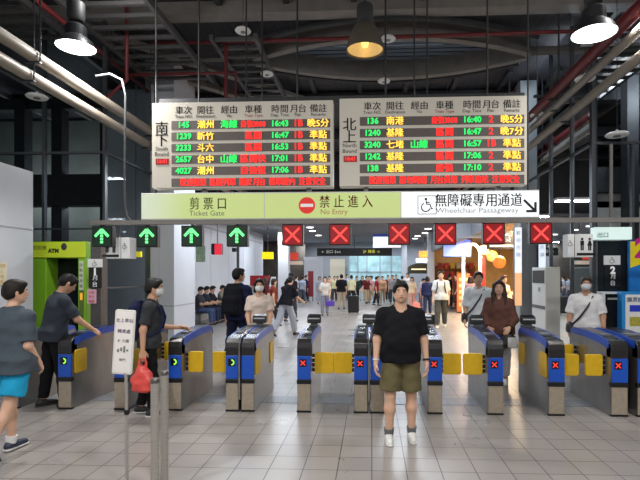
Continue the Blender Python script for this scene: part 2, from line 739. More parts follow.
        Hn.ell(wr + f * .052, (.041, .0165, .052), np.stack([t, n, f], 1), k=.02)
        for q in range(4):
            ln = (.040, .045, .042, .033)[q]
            bs = wr + f * (.090 - (.006 if q in (0, 3) else 0)) + t * (.031 - .0205 * q)
            c1 = rad(22 + 5 * q)
            c2 = rad(52 + 6 * q)
            p1 = bs + (f * math.cos(c1) + n * math.sin(c1)) * ln
            p2 = p1 + (f * math.cos(c2) + n * math.sin(c2)) * ln * .85
            Hn.cone(bs - f * .02, bs, .0105, .0100, k=.006)
            Hn.cone(bs, p1, .0098, .0088, k=.004)
            Hn.cone(p1, p2, .0088, .0070, k=.004)
        tb = wr + f * .025 + t * .028
        t1 = tb + unit(f * .75 + t * .6 + n * .35) * .042
        t2 = t1 + unit(f * .95 + t * .1 + n * .4) * .032
        Hn.cone(tb, t1, .0145, .0105, k=.014)
        Hn.cone(t1, t2, .0105, .0085, k=.006)
        hand_parts.append(Hn.mesh(0.0042))
    body = np_obj('body', [B.mesh(res if not det else min(res, .0085))] + hand_parts, sm, root, s)
    # ---- face
    if det and mesh_face:
        for sx in (-1, 1):
            e = MB().ball(tuple(s * v for v in Hh((sx * .032, -.0765, .004))), (.0125 * s, .0075 * s, .0062 * s), 12, 8).build('eye', mat('eye_white', (225, 222, 216), .3, noise=.02), root, smooth=True)
            MB().ball(tuple(s * v for v in Hh((sx * .032, -.0825, .004))), (.0052 * s, .003 * s, .0054 * s), 10, 6).build('iris', mat('iris_dark', (28, 20, 16), .2), e, smooth=True)
            MB().tube([tuple(s * v for v in Hh((sx * .016, -.092, .024))), tuple(s * v for v in Hh((sx * .032, -.090, .028))), tuple(s * v for v in Hh((sx * .048, -.079, .024)))], .0035 * s, 6).build('eyebrow', cmat((30, 24, 22), 'hair'), root)
        if not mask:
            MB().tube([tuple(s * v for v in Hh((sx, sy, sz))) for sx, sy, sz in ((-.022, -.089, -.060), (-.010, -.0945, -.0575), (0, -.0945, -.059), (.010, -.0945, -.0575), (.022, -.089, -.060))], .0042 * s, 6).build('lips', mat('lip', (160, 92, 84), .5), root, smooth=True)
    # ---- hair
    if hair:
        st, hcol = hair
        Hf = Fld(0.02)
        Hf.ell(Hh((0, .016, .032)), (.085, .104, .098), HR)
        Hf.ell(Hh((0, .036, -.012)), (.082, .086, .082), HR)
        Hf.ell(Hh((0, -.046, .078)), (.066, .052, .042), HR)
        Hf.subs.append((Hh((0, -.116, -.004)), Hh((0, -.110, -.12)), .079))
        Hf.cut(Hh((0, -.046, -.022)), HR @ np.array((0, -.80, -.60)))
        if st == 'short':
            Hf.cut(Hh((0, .06, -.078)), HR @ np.array((0, -.45, -.9)))
            parts = [Hf.mesh(res if res > .012 else .007, .0035, 3)]
        else:
            parts = [Hf.mesh(res if res > .012 else .007, .0035, 3)]
            L = Fld(0.03)
            if st == 'bob':
                for q in range(-3, 4):
                    a = q * 0.5
                    L.cone(Hh((.074 * math.sin(a), .02 + .080 * math.cos(a), .03)), Hh((.085 * math.sin(a), .015 + .085 * math.cos(a), -.10)), .026, .022)
            elif st == 'tail':
                L.cone(Hh((0, .11, .02)), Hh((0, .155, -.03)), .03, .032)
                L.cone(Hh((0, .155, -.03)), Hh((0, .150, -.17)), .032, .014)
                L.ell(Hh((0, .05, -.02)), (.07, .065, .06), HR)
            elif st == 'long':
                for q in range(-4, 5):
                    a = q * 0.42
                    L.cone(Hh((.076 * math.sin(a), .02 + .082 * math.cos(a), .04)), Hh((.092 * math.sin(a), .005 + .095 * math.cos(a), -.10)), .028, .026)
                    L.cone(Hh((.092 * math.sin(a), .005 + .095 * math.cos(a), -.10)), Hh((.12 * math.sin(a), -.02 + .125 * math.cos(a), -.30)), .030, .022)
            if st == 'long':
                for sx in (-1, 1):
                    L.cone(Hh((sx * .070, .0, .03)), Hh((sx * .080, -.015, -.12)), .026, .030)
                    L.cone(Hh((sx * .080, -.015, -.12)), Hh((sx * .092, -.090, -.28)), .032, .024)
            parts.append(L.mesh(res if res > .012 else .009, .002, 4))
        np_obj('hair', parts, cmat(hcol, 'hair'), root, s)
    if cap:
        C = Fld(0.015)
        C.ell(Hh((0, .012, .052)), (.092, .108, .088), HR)
        C.cut(Hh((0, 0, .048)), HR @ np.array((0, 0, -1.0)))
        C2 = Fld(.01).ell(Hh((0, -.105, .055)), (.07, .075, .010), HR)
        np_obj('cap', [C.mesh(max(res * .7, .007)), C2.mesh(.006)], cmat(cap), root, s)
    if mask:
        M = Fld(0.02)
        M.ell(Hh((0, -.022, -.046)), (.073, .086, .068), HR)
        M.cone(Hh((0, -.090, -.02)), Hh((0, -.085, -.07)), .018, .024)
        M.cut(Hh((0, -.030, 0)), HR @ np.array((0, 1.0, 0)))
        M.cut(Hh((0, 0, -.020)), HR @ np.array((0, 0.32, 1.0)))
        mo = np_obj('face_mask', [M.mesh(res if res > .012 else .007)], cmat(mask), root, s)
        if det:
            for sx in (-1, 1):
                MB().tube([tuple(s * v for v in Hh((sx * .066, -.035, -.03))), tuple(s * v for v in Hh((sx * .079, .0, -.008))), tuple(s * v for v in Hh((sx * .080, .03, .006)))], .002 * s, 5).build('ear_loop', cmat(mask), mo)
    wr_ = 0.0035 if res > .012 else 0.0042
    r_cl = res if res > .012 else .010
    # ---- top
    if top:
        lo_ = top.get('loose', .018)
        A = Fld(0.03)
        hem = top.get('hem', -.08)
        ss = secs(lo_, hem, .515)
        ss = [(z, w + top.get('flare', 0) * max(0, (.35 - z) / .45), d + top.get('flare', 0) * max(0, (.35 - z) / .45), y) for z, w, d, y in ss]
        ss = [(z, w + (.012 if z < .02 else 0), d + (.012 if z < .02 else 0), y) for z, w, d, y in ss]
        A.loft(P, R, ss)
        for sx in (-1, 1):
            A.cone(T((sx * .045, .006, .480)), T((sx * shw * .95, .006, .418)), (.030 + lo_ * .3) * wS, (.048 + lo_ * .35) * wS)
        sl = top.get('sleeve', .62)
        for sh, el, wr, d1, d2, sx in armk:
            A.cone(T((sx * .07, .005, .432)), sh, .052 * wS, (.055 + lo_ * .35) * wS)
            if sl <= 1:
                A.cone(sh, sh + (el - sh) * sl, (.054 + lo_ * .4) * wS, (.055 + lo_ * .7) * wS, False, True)
            else:
                A.cone(sh, el, (.054 + lo_ * .4) * wS, (.052 + lo_ * .5) * wS)
                A.cone(el, el + (wr - el) * (sl - 1), (.052 + lo_ * .5) * wS, (.037 + lo_ * .5) * wS, False, True)
        A.subs.append((T((0, -.028, .462)), T((0, -.022, .64)), .066 * wS))
        so = np_obj(top.get('name', 'shirt'), [A.mesh(r_cl, wr_, len(label))], cmat(top['color']), root, s)
        if top.get('collar'):
            c = MB()
            pts = [T((.066 * wS * math.cos(a), .010 + .066 * wS * math.sin(a), .495 + .018 * math.sin(a))) * s for a in np.linspace(math.radians(-70), math.radians(250), 14)]
            c.tube([tuple(p) for p in pts], .014 * s, 8).build('collar', cmat(top.get('collar')), so, smooth=True)
    # ---- bottom
    if bottom:
        lo_ = bottom.get('loose', .012)
        A = Fld(0.03)
        A.loft(P, R, secs(min(lo_ * .6, .008), -.09, .07))
        ln = bottom.get('length', 1.9)
        if bottom.get('kind') == 'skirt':
            mid = (fk[0][0] + fk[1][0]) / 2
            endp = (fk[0][2] + fk[1][2]) / 2
            A.cone(mid, mid + (endp - mid) * ln, .15, .15 + bottom.get('flare', .06), False, True)
        else:
            for hip, kn, an, fp, td in fk:
                if ln <= 1:
                    A.cone(hip, hip + (kn - hip) * ln, .082 * fat + lo_ * .6, .072 * fat + lo_ * 1.4, False, True, k=.014)
                else:
                    A.cone(hip, kn, .082 * fat + lo_ * .7, .060 * wS + lo_)
                    A.cone(kn, kn + (an - kn) * (ln - 1), .060 * wS + lo_, .046 * wS + lo_, False, True)
        np_obj({'skirt': 'skirt'}.get(bottom.get('kind'), 'shorts' if ln <= 1 else 'trousers'), [A.mesh(r_cl, wr_, len(label) + 5)], cmat(bottom['color']), root, s)
    # ---- shoes, socks
    for hip, kn, an, fp, td in fk:
        RF = rotx(rad(fp))          # heel up for fp > 0
        ball = an + np.array((0, 0, -.085)) + np.array((0, -.11, 0))
        off = 0
        G = lambda q: an + RF @ np.array(q, float)
        S_ = Fld(0.02)
        S_.cone(G((0, .045, -.045)), G((0, -.03, -.045)), .040, .043)
        S_.cone(G((0, -.03, -.048)), G((0, -.155, -.060)), .043, .036)
        S_.cone(G((0, .015, -.03)), G((0, .012, .012)), .042, .041, False, True)
        S_.cut(G((0, 0, -.076)), RF @ np.array((0, 0, -1.0)))
        sh = np_obj('shoe', [S_.mesh(r_cl if r_cl > .012 else .008)], cmat(shoes[0], 'leather'), root, s)
        if det:
            U = Fld(0.01)
            U.cone(G((0, .045, -.07)), G((0, -.155, -.07)), .046, .042)
            U.cut(G((0, 0, -.0855)), RF @ np.array((0, 0, -1.0)))
            U.cut(G((0, 0, -.066)), RF @ np.array((0, 0, 1.0)))
            np_obj('sole', [U.mesh(.007)], cmat(shoes[1], 'leather'), sh, s)
            if bottom and bottom.get('length', 1.9) <= 1 and sum(shoes[0]) > 450:
                for q in range(3):
                    y = -.045 - .028 * q
                    MB().tube([tuple(s * v for v in G((-.028, y, -.012 - .010 * q))), tuple(s * v for v in G((0, y - .004, -.004 - .008 * q))), tuple(s * v for v in G((.028, y, -.012 - .010 * q)))], .0035 * s, 5).build('lace', cmat((235, 235, 235)), sh)
        if socks:
            MB().tube([tuple(s * v for v in an + np.array((0, .01, -.02))), tuple(s * v for v in an + (kn - an) * .13)], [.047 * s, .057 * s], 14).build('sock', cmat(socks), root, smooth=True)
    info = dict(root=root, s=s, T=T, P=P, R=R, wrist=[a[2] * s for a in armk], fdir=[a[4] for a in armk], rot=rotz(rad(yaw)), pos=np.array((pos[0], pos[1], pos[2] if len(pos) > 2 else 0)))
    info['world'] = lambda q: info['pos'] + info['rot'] @ np.array(q, float)
    return info


def backpack(label, who, color, w=.15, h=.42, d=.11, strap=True):
    s, T = who['s'], who['T']
    t = thing('backpack', label, 'backpack', tuple(who['world'](T((0, .10, .06)) * s)), who['root'].rotation_euler.z)
    o0 = T((0, .10, .06))
    A = Fld(.04)
    Rm = who['R']
    A.loft((0, .085, 0), np.eye(3), [(-.06, w * .9, d * .85, 0), (0, w, d, 0), (h * .5, w, d, 0), (h * .8, w * .92, d * .8, -.01), (h, w * .6, d * .45, -.03)])
    A.loft((0, .085 + d, .02), np.eye(3), [(-.04, w * .75, .035, 0), (h * .4, w * .75, .04, 0), (h * .48, w * .6, .02, 0)])
    for q in A.p:
        q[1][:] = Rm @ q[1]
    A.p = [(p[0], p[1], Rm) + p[3:] for p in A.p]
    np_obj('bag_body', [A.mesh(.011, .002, 2)], cmat(color), t, s)
    if strap:
        for sx in (-1, 1):
            pts = [(sx * .10, -.02, .35), (sx * .105, -.11, .402), (sx * .11, -.205, .36), (sx * .115, -.262, .22), (sx * .145, -.235, .08), (sx * .185, -.12, .0), (sx * .13, .02, .0)]
            MB().tube([tuple(s * (Rm @ np.array(p))) for p in pts], .017 * s, 8).build('strap', cmat(color), t, smooth=True)
    return t


# ------------------------------------------------------------------ surfaces
def floor_mat():
    m = bpy.data.materials.new('stone_floor_tiles')
    m.use_nodes = True
    nt = m.node_tree
    b = nt.nodes['Principled BSDF']
    tc = nt.nodes.new('ShaderNodeTexCoord')
    br = nt.nodes.new('ShaderNodeTexBrick')
    br.offset = 0
    br.inputs['Scale'].default_value = 1
    br.inputs['Brick Width'].default_value = .3
    br.inputs['Row Height'].default_value = .3
    br.inputs['Mortar Size'].default_value = .0045
    br.inputs['Mortar Smooth'].default_value = .2
    br.inputs['Bias'].default_value = 0
    br.inputs['Color1'].default_value = srgb(157, 152, 148) + (1,)
    br.inputs['Color2'].default_value = srgb(147, 142, 138) + (1,)
    br.inputs['Mortar'].default_value = srgb(66, 62, 60) + (1,)
    nt.links.new(tc.outputs['Object'], br.inputs['Vector'])
    n = nt.nodes.new('ShaderNodeTexNoise')
    n.inputs['Scale'].default_value = 1.3
    n.inputs['Detail'].default_value = 6
    nt.links.new(tc.outputs['Object'], n.inputs['Vector'])
    mr = nt.nodes.new('ShaderNodeMapRange')
    mr.inputs['To Min'].default_value = .78
    mr.inputs['To Max'].default_value = 1.18
    nt.links.new(n.outputs['Fac'], mr.inputs[0])
    mx = nt.nodes.new('ShaderNodeMix')
    mx.data_type = 'RGBA'
    mx.blend_type = 'MULTIPLY'
    mx.inputs['Factor'].default_value = 1
    nt.links.new(br.outputs['Color'], mx.inputs['A'])
    nt.links.new(mr.outputs[0], mx.inputs['B'])
    nt.links.new(mx.outputs['Result'], b.inputs['Base Color'])
    mr2 = nt.nodes.new('ShaderNodeMapRange')
    mr2.inputs['To Min'].default_value = .20
    mr2.inputs['To Max'].default_value = .42
    nt.links.new(n.outputs['Fac'], mr2.inputs[0])
    nt.links.new(mr2.outputs[0], b.inputs['Roughness'])
    b.inputs['Specular IOR Level'].default_value = .5
    bp = nt.nodes.new('ShaderNodeBump')
    bp.inputs['Strength'].default_value = .25
    bp.inputs['Distance'].default_value = .003
    bp.invert = True
    nt.links.new(br.outputs['Fac'], bp.inputs['Height'])
    nt.links.new(bp.outputs[0], b.inputs['Normal'])
    return m


STEEL = mat('brushed_steel', (186, 182, 176), .42, .65, .10, 6, stretch=(1, 1, 30))
STEEL_D = mat('dull_steel', (120, 122, 124), .42, .8, .08, 10)
BEIGE = mat('beige_metal', (176, 164, 146), .45, .3, .10, 20)
BLACKP = mat('black_plastic', (24, 24, 27), .35, 0, .1, 30)
BLUEP = mat('blue_panel', (28, 86, 196), .35, 0, .05, 20)
YELLOWP = mat('yellow_flap', (226, 182, 30), .4, 0, .06, 14)
WHITEP = mat('white_panel', (226, 228, 232), .4, 0, .02, 4)
DARKM = mat('dark_painted_steel', (56, 57, 60), .55, .2, .15, 6)
GREYM = mat('grey_painted_steel', (126, 122, 118), .55, .1, .10, 5)
REDPIPE = mat('red_pipe', (112, 34, 38), .5, 0, .1, 8)
CREAMPIPE = mat('cream_pipe', (142, 134, 124), .45, 0, .06, 8)
BLACKW = mat('black_lettering', (22, 22, 24), .6, 0, .02)
GREYW = mat('grey_lettering', (120, 122, 112), .6, 0, .02)
REDW = mat('red_lettering', (176, 52, 30), .6, 0, .02)
WHITEW = mat('white_lettering', (236, 236, 236), .6, 0, .02, emit=(236, 236, 236), estr=.25)
LED_G = mat('green_led', (20, 200, 90), .5, emit=(30, 255, 110), estr=1.15)
LED_R = mat('red_led', (220, 30, 30), .5, emit=(255, 44, 36), estr=1.15)
LED_Y = mat('amber_led', (230, 190, 40), .5, emit=(255, 216, 92), estr=1.15)
WALLW = mat('white_wall_panels', (206, 210, 218), .45, 0, .03, 2)

# ------------------------------------------------------------------ the setting
struct('floor', MB().box(-16, 16, -9, 42, -.2, 0), floor_mat())
struct('trim_1', MB().box(-5.4, 4.6, 6.36, 6.72, -.01, .004), mat('grooved_threshold', (132, 136, 142), .4, .3, .35, 60, stretch=(2.2, .02, 1)))

CZ = 6.4


def lens(x, side):
    c, hl = 0.35, 2.75
    q = max(0, 1 - ((x - c) / hl) ** 2)
    return 9.75 + .12 * (x - c) / hl * 0 + (-.80 if side == 0 else .85) * q


xs = np.linspace(.35 - 2.75, .35 + 2.75, 25)
dk = MB()
for z in (CZ, CZ + .25):
    dk.add([(-14, -9, z), (xs[0], -9, z), (xs[0], 20, z), (-14, 20, z)], [(0, 1, 2, 3)])
    dk.add([(xs[-1], -9, z), (14, -9, z), (14, 20, z), (xs[-1], 20, z)], [(0, 1, 2, 3)])
    for a, b in zip(xs[:-1], xs[1:]):
        dk.add([(a, -9, z), (b, -9, z), (b, lens(b, 0), z), (a, lens(a, 0), z)], [(0, 1, 2, 3)])
        dk.add([(a, lens(a, 1), z), (b, lens(b, 1), z), (b, 20, z), (a, 20, z)], [(0, 1, 2, 3)])
struct('ceiling', dk, mat('dark_metal_deck', (60, 60, 66), .7, .1, .35, 3, stretch=(14, .3, 1)))
# lens-shaped roof light: curved rim beams and louvres under the glass
for i, sd in enumerate((0, 1)):
    b = MB()
    for a, c in zip(xs[:-1], xs[1:]):
        y0, y1 = lens(a, sd), lens(c, sd)
        o = -.16 if sd == 0 else .16
        v = [(a, y0, 6.02), (c, y1, 6.02), (c, y1 + o, 6.02), (a, y0 + o, 6.02), (a, y0, 6.42), (c, y1, 6.42), (c, y1 + o, 6.42), (a, y0 + o, 6.42)]
        b.add(v, [(0, 3, 2, 1), (4, 5, 6, 7), (0, 1, 5, 4), (3, 7, 6, 2)])
    struct('trim_%d' % (i + 2), b, GREYM)
    b = MB()
    b.tube([(x, lens(x, sd) + (-.55 if sd == 0 else .55), 6.15) for x in xs], .05, 6)
    struct('trim_%d' % (i + 40), b, DARKM)
b = MB()
for k in range(9):
    y = 9.1 + .17 * k
    half = 2.7 * math.sqrt(max(0, 1 - abs((y - 9.75) / .82) * 1.0)) if abs(y - 9.75) < .82 else 0
    if half > .1:
        b.add([(.35 - half, y, 6.36), (.35 + half, y, 6.36), (.35 + half, y + .11, 6.46), (.35 - half, y + .11, 6.46), (.35 - half, y, 6.345), (.35 + half, y, 6.345), (.35 + half, y + .115, 6.445), (.35 - half, y + .115, 6.445)],
              [(0, 1, 2, 3), (7, 6, 5, 4), (0, 4, 5, 1), (3, 2, 6, 7)])
struct('trim_4', b, mat('louvre_blades', (150, 154, 160), .5, .2, .08, 4))
# cross beams and purlins under the deck
n = 5
for y, z, h, m in ((8.28, 6.28, .22, GREYM), (12.4, 6.2, .3, DARKM), (15.6, 6.2, .3, DARKM), (18.6, 6.2, .3, DARKM), (5.0, 6.2, .25, DARKM)):
    struct('trim_%d' % n, MB().box(-13, 13, y - .14, y + .14, z - h / 2, z + h / 2), m)
    n += 1
for x in np.arange(-9.5, 10, 1.15):
    if -2.6 < x < 3.2:
        for y0, y1 in ((5.1, 8.6), (11.1, 19.9)):
            struct('trim_%d' % n, MB().box(x - .05, x + .05, y0, y1, 6.3, 6.4), DARKM)
            n += 1
    else:
        struct('trim_%d' % n, MB().box(x - .05, x + .05, 2, 19.9, 6.3, 6.4), GREYM if abs(x) > 4 else DARKM)
        n += 1
# slanting braces seen beside the lamps
for x0, y0, x1, y1 in ((-6.5, 8.4, -3.0, 12.2), (-5.2, 8.4, -1.7, 12.2), (6.2, 8.4, 3.4, 12.2), (-2.4, 9.75, -4.6, 9.75), (3.1, 9.75, 5.6, 9.75)):
    b = MB().tube([(x0, y0, 6.15), (x1, y1, 6.15)], .09, 6)
    struct('trim_%d' % n, b, GREYM)
    n += 1

# ladder-like cable trays hung under the deck at both sides
for k, (x0, x1, y0, y1, z) in enumerate(((-4.6, -3.3, 6.6, 9.9, 5.75), (-2.9, -2.1, 8.6, 13.0, 6.0), (-6.6, -5.2, 5.6, 8.1, 5.8), (3.9, 5.0, 5.6, 11.0, 5.6))):
    b = MB()
    for x in (x0, x1):
        b.box(x - .035, x + .035, y0, y1, z - .05, z + .05)
    for y in np.arange(y0 + .1, y1, .34):
        b.box(x0, x1, y - .03, y + .03, z - .03, z + .03)
    tag(b.build('cable_tray', mat('tray_grey', (88, 87, 88), .55, .2, .08)), ['grey ladder tray running above the cream pipe pair', 'narrow grey ladder tray over the southbound board end', 'wide grey ladder tray over the dark glazing by the bright lamp', 'grey ladder tray outside the red fire pipe'][k], 'cable tray', 'cable trays under the roof')
tag(MB().tube([(-4.75, 9.2, 5.6), (-2.62, 9.2, 5.6), (-2.62, 9.2, 4.35)], .03, 10).build('pipe', REDPIPE, smooth=True), 'red sprinkler branch with drops beside the southbound board', 'pipe', 'overhead pipes')

tag(MB().tube([(-4.15, 8.0, 6.4), (-4.15, 8.0, 5.0), (-4.5, 8.0, 4.7)], .03, 10).build('pipe', REDPIPE, smooth=True), 'short red sprinkler drop over the cream pipe pair', 'pipe', 'overhead pipes')

# pipes along both sides of the hall
for nm, x, z, r, m, lab in (('pipe', -3.98, 4.28, .075, CREAMPIPE, 'upper cream pipe running down the hall beside the glazing'),
                            ('pipe', -4.05, 4.06, .07, CREAMPIPE, 'lower cream pipe of the pair beside the dark glazing'),
                            ('pipe', 3.16, 4.60, .06, CREAMPIPE, 'inner cream pipe hung beside the red pipe above the shop side'),
                            ('pipe', 3.34, 4.42, .07, CREAMPIPE, 'outer thick cream pipe hung low above the shop side'),
                            ('pipe', 3.12, 4.82, .085, REDPIPE, 'red fire pipe running beside the cream pipes'),
                            ('pipe', -4.75, 5.6, .04, REDPIPE, 'thin red sprinkler pipe high above the pair of cream pipes')):
    p = MB().tube([(x, -2, z), (x, 4, z), (x, 10, z), (x, 19.8, z)], r, 14)
    t = thing(nm, lab, 'pipe', (0, 0, 0), group='overhead pipes')
    p.build('pipe_run', m, t, smooth=True)
    for y in (2.5, 5.5, 8.5, 11.5, 14.5, 17.5):
        h = MB().tube([(x + r + .012, y, z - r), (x + r + .012, y, 6.4)], .010, 6)
        h.box(x - r - .02, x + r + .02, y - .02, y + .02, z - r - .015, z - r).build('hanger', DARKM, t)
# red riser pipe with elbow under the deck and the cross red pipe
p = MB().tube([(-4.2, 9.0, 6.1), (-2.7, 9.0, 6.1), (1.0, 8.75, 6.0), (6.5, 8.75, 6.05)], .035, 10)
p.tube([(-2.75, 9.0, 6.1), (-2.75, 9.0, 4.3)], .035, 10)
tag(p.build('pipe', REDPIPE, smooth=True), 'red sprinkler pipe crossing the roof with a drop near the board', 'pipe', 'overhead pipes')
# cable tray bars across between pipes
for x0, x1, y, z, lab in ((2.9, 3.9, 6.9, 4.9, 'grey bracket bar under the red fire pipe'), (2.9, 3.9, 8.8, 4.9, 'grey bracket bar farther along the red fire pipe')):
    tag(MB().box(x0, x1, y - .03, y + .03, z - .02, z + .02).build('bracket_bar', DARKM), lab, 'bracket')

# ---- left side: panel wall, glazing, column, long white wall
GL = glass_mat('dark_glazing', (.72, .77, .78), .10)
xL = gx(33, 7.2)
topL = at(33, 172, 7.2).z
pw = MB().box(xL - .6, xL, 2.2, 7.2, 0, topL)
struct('wall_left', pw, WALLW)
b = MB()
zs = at(33, 230, 7.2).z
b.box(xL, xL + .006, 2.2, 7.2, zs - .012, zs + .012)
for y in (3.6, 5.4):
    b.box(xL, xL + .005, y - .008, y + .008, 0, topL)
struct('trim_60', b, mat('panel_joint', (168, 172, 180), .5))

YG = 8.3
xC = gx(105, YG)
zt = at(60, 153, YG).z
struct('window_1', MB().add([(-10, YG, 0), (xC, YG, 0), (xC, YG, 6.3), (-10, YG, 6.3)], [(0, 1, 2, 3)]), GL)
struct('window_2', MB().add([(xC, YG, 0), (xC, 10.05, 0), (xC, 10.05, 6.3), (xC, YG, 6.3)], [(0, 1, 2, 3)]), GL)
fr = MB()
for u in (44.5, 105):
    x = gx(u, YG)
    fr.box(x - .022, x + .022, YG - .04, YG + .04, 0, 6.3)
fr.box(-10, xC, YG - .03, YG + .03, zt - .02, zt + .02)
fr.box(xC - .03, xC + .03, YG, 10.05, zt - .02, zt + .02)
z2 = at(104, 288, YG).z
fr.box(xC - .02, xC + .02, YG, 10.05, z2 - .015, z2 + .015)
fr.box(-10, xC, YG - .02, YG + .02, 2.5, 2.53)
struct('trim_61', fr, mat('mullion_steel', (96, 100, 104), .4, .7, .05))
# dark yard beyond the glass
EXT = mat('dim_outer_wall', (112, 116, 108), .8, 0, .12, 2)
struct('wall_outer', MB().box(-14, -6.6, 14, 14.2, 0, 6.3), EXT)
b = MB()
for x in (-9.2, -8.2, -6.9):
    b.box(x - .14, x + .14, 12.2, 12.5, 0, 6.3)
b.box(-14, -6.5, 12.1, 12.5, 3.5, 4.3)
struct('trim_62', b, DARKM)
# white column and long white wall
xa, xb = gx(159, 10.05), gx(174, 10.05)
yb = 10.05
while gx(195, yb) < xb:
    yb += .02
    if yb > 14:
        break
yb = xb / (gx(195, 10) / 10)
struct('wall_column', MB().box(xa - .3, xb, 10.05, yb, 0, 6.3), WALLW)
zc = at(174, 306, 10.05).z
struct('trim_63', MB().box(xa - .3, xb + .004, 10.046, yb, zc - .01, zc + .01).box(xa - .002, xa + .006, 10.045, 10.05, 0, 6.3), mat('panel_joint', (168, 172, 180), .5))
XW = -6.35
yw1 = XW / (gx(263, 10) / 10)
struct('wall_west', MB().box(XW - .3, XW, 12, yw1, 0, 4.5), WALLW)
b = MB()
for y in np.arange(14, yw1, 2.4):
    b.box(XW, XW + .006, y - .008, y + .008, 0, 4.5)
b.box(XW, XW + .02, 12, yw1, 3.5, 3.56)
struct('trim_64', b, mat('panel_joint', (168, 172, 180), .5))
struct('wall_link', MB().box(XW - .3, xb - .3, 11.7, 12.0, 0, 6.3), WALLW)

# ---- far end
YF = 36.0
HALLC = mat('hall_ceiling', (120, 122, 128), .8, 0, .06, 1)
struct('ceiling_low', MB().box(-12, 12, 20, YF + .5, 4.05, 4.25), HALLC)
struct('wall_upper', MB().box(-14, 14, 20, 20.2, 4.2, 6.4), DARKM)
struct('wall_far', MB().box(-12, 12, YF, YF + .2, 0, 4.1), mat('far_wall', (196, 202, 212), .5, 0, .03, 1))
struct('wall_stall', MB().box(-12, gx(304, 33), 33.6, 33.8, 0, 4.1), mat('stall_wall', (74, 66, 58), .7, 0, .2, 2))
x0, x1 = gx(304, 33), gx(322, 33)
struct('wall_pier', MB().box(x0, x1, 33, 33.6, 0, at(310, 257, 33).z), WALLW)
x0, x1 = gx(278, 24.5), gx(288, 24.5)
struct('wall_pillar', MB().box(x0, x1, 24.5, 25.1, 0, 4.1), WALLW)
x0, x1 = gx(402, 33.4), gx(407, 33.4)
struct('wall_post', MB().box(x0, x1, 33.4, 33.8, 0, 4.1), WALLW)

# ---- right side: glazing, column, shop
xR = gx(592.5, YG)
struct('window_3', MB().add([(xR, YG, 0), (10, YG, 0), (10, YG, 6.3), (xR, YG, 6.3)], [(0, 1, 2, 3)]), GL)
ye = 11.6
struct('window_4', MB().add([(xR, YG, 0), (xR, ye, 0), (xR, ye, 6.3), (xR, YG, 6.3)], [(0, 1, 2, 3)]), GL)
fr = MB()
fr.box(xR - .03, xR + .03, YG - .05, YG + .05, 0, 6.3)
x = gx(601, YG)
fr.box(x - .08, x + .08, YG + .3, YG + .5, 0, 6.3)
z3 = at(620, 143, YG).z
fr.box(xR, 10, YG - .03, YG + .03, z3 - .02, z3 + .02)
z4 = at(620, 288, YG).z
fr.box(xR, 10, YG - .03, YG + .03, z4 - .015, z4 + .015)
fr.box(xR - .03, xR + .03, YG, ye, z3 - .02, z3 + .02)
x = gx(632, YG)
fr.box(x - .02, x + .02, YG - .04, YG + .04, 0, z3)
for u in (572, 551):
    y = xR / (gx(u, 10) / 10)
    fr.box(xR - .03, xR + .03, y - .03, y + .03, 0, 6.3)
struct('trim_65', fr, mat('mullion_steel', (96, 100, 104), .4, .7, .05))
struct('wall_outer_east', MB().box(xR + 1.2, 14, 13.5, 13.7, 0, 3.6), EXT)
b = MB()
for x in (xR + .9, xR + 2.3, xR + 4.0):
    b.box(x - .13, x + .13, 11.4, 11.7, 0, 6.3)
b.box(xR + .3, 14, 11.9, 12.2, 3.7, 4.3)
struct('trim_66', b, DARKM)
x0, x1 = gx(520.5, ye), gx(533, ye)
struct('wall_column_east', MB().box(x0, x1 + .15, ye, ye + .5, 0, 6.3), mat('grey_column', (150, 154, 158), .45, .1, .05, 3))
XS = 3.35
SHOPW = mat('shop_warm_wall', (246, 208, 142), .6, 0, .10, 3)
struct('wall_shop_end', MB().box(XS - .1, 8.2, 27, 27.2, 0, 4.1), SHOPW)
struct('wall_shop_side', MB().box(8.0, 8.2, 12.1, 27, 0, 4.1), SHOPW)
struct('wall_shop_near', MB().box(x1, 8.2, 12.1, 12.3, 0, 4.1), mat('shop_white_wall', (214, 210, 204), .6))
struct('ceiling_shop', MB().box(XS, 8.2, 12.1, 27, 3.35, 3.5), mat('shop_ceiling', (190, 170, 150), .7))
struct('trim_67', MB().box(XS - .1, XS + .1, 12.2, 26.8, 3.0, 4.2), mat('shop_header', (128, 132, 140), .6, 0, .05))
x0, x1 = gx(428, 26.8), gx(434, 26.8)
struct('wall_shop_pier', MB().box(x0, x1, 26.6, 27.2, 0, 4.1), mat('pier_white', (222, 226, 232), .4, emit=(200, 214, 232), estr=.0))

# ------------------------------------------------------------------ overhead signs
YS = 6.5


def sx_(u):
    return gx(u, YS)


zr = at(340, 221.5, YS).z
rx0, rx1 = sx_(91), xR + 1.2
rl = thing('signal_rail', 'long thin grey steel rail carrying the lane signal boxes', 'rail', (0, YS, 0))
r = MB().box(rx0, rx1, -.03, .03, zr - .03, zr + .03)
r.build('rail_bar', GREYM, rl)
for u in (148, 258, 416, 534):
    x = sx_(u)
    MB().tube([(x, .25, zr), (x, .25, 6.3)], .012, 6).build('hanger_rod', DARKM, rl)
    MB().box(x - .02, x + .02, .0, .26, zr - .015, zr + .015).build('hanger_arm', DARKM, rl)
# grey flexible conduit from the roof down to the rail
pts = [(at(u, v, 6.5)) for u, v in ((96, 76), (110, 74), (122, 80), (125.5, 95), (125, 130), (124.5, 180), (125, 205), (127, 216), (131, 221))]
tag(MB().tube(pts, .016, 8).build('conduit', mat('grey_conduit', (66, 68, 72), .5), smooth=True), 'grey flexible conduit dropping from the pipes to the rail', 'conduit')

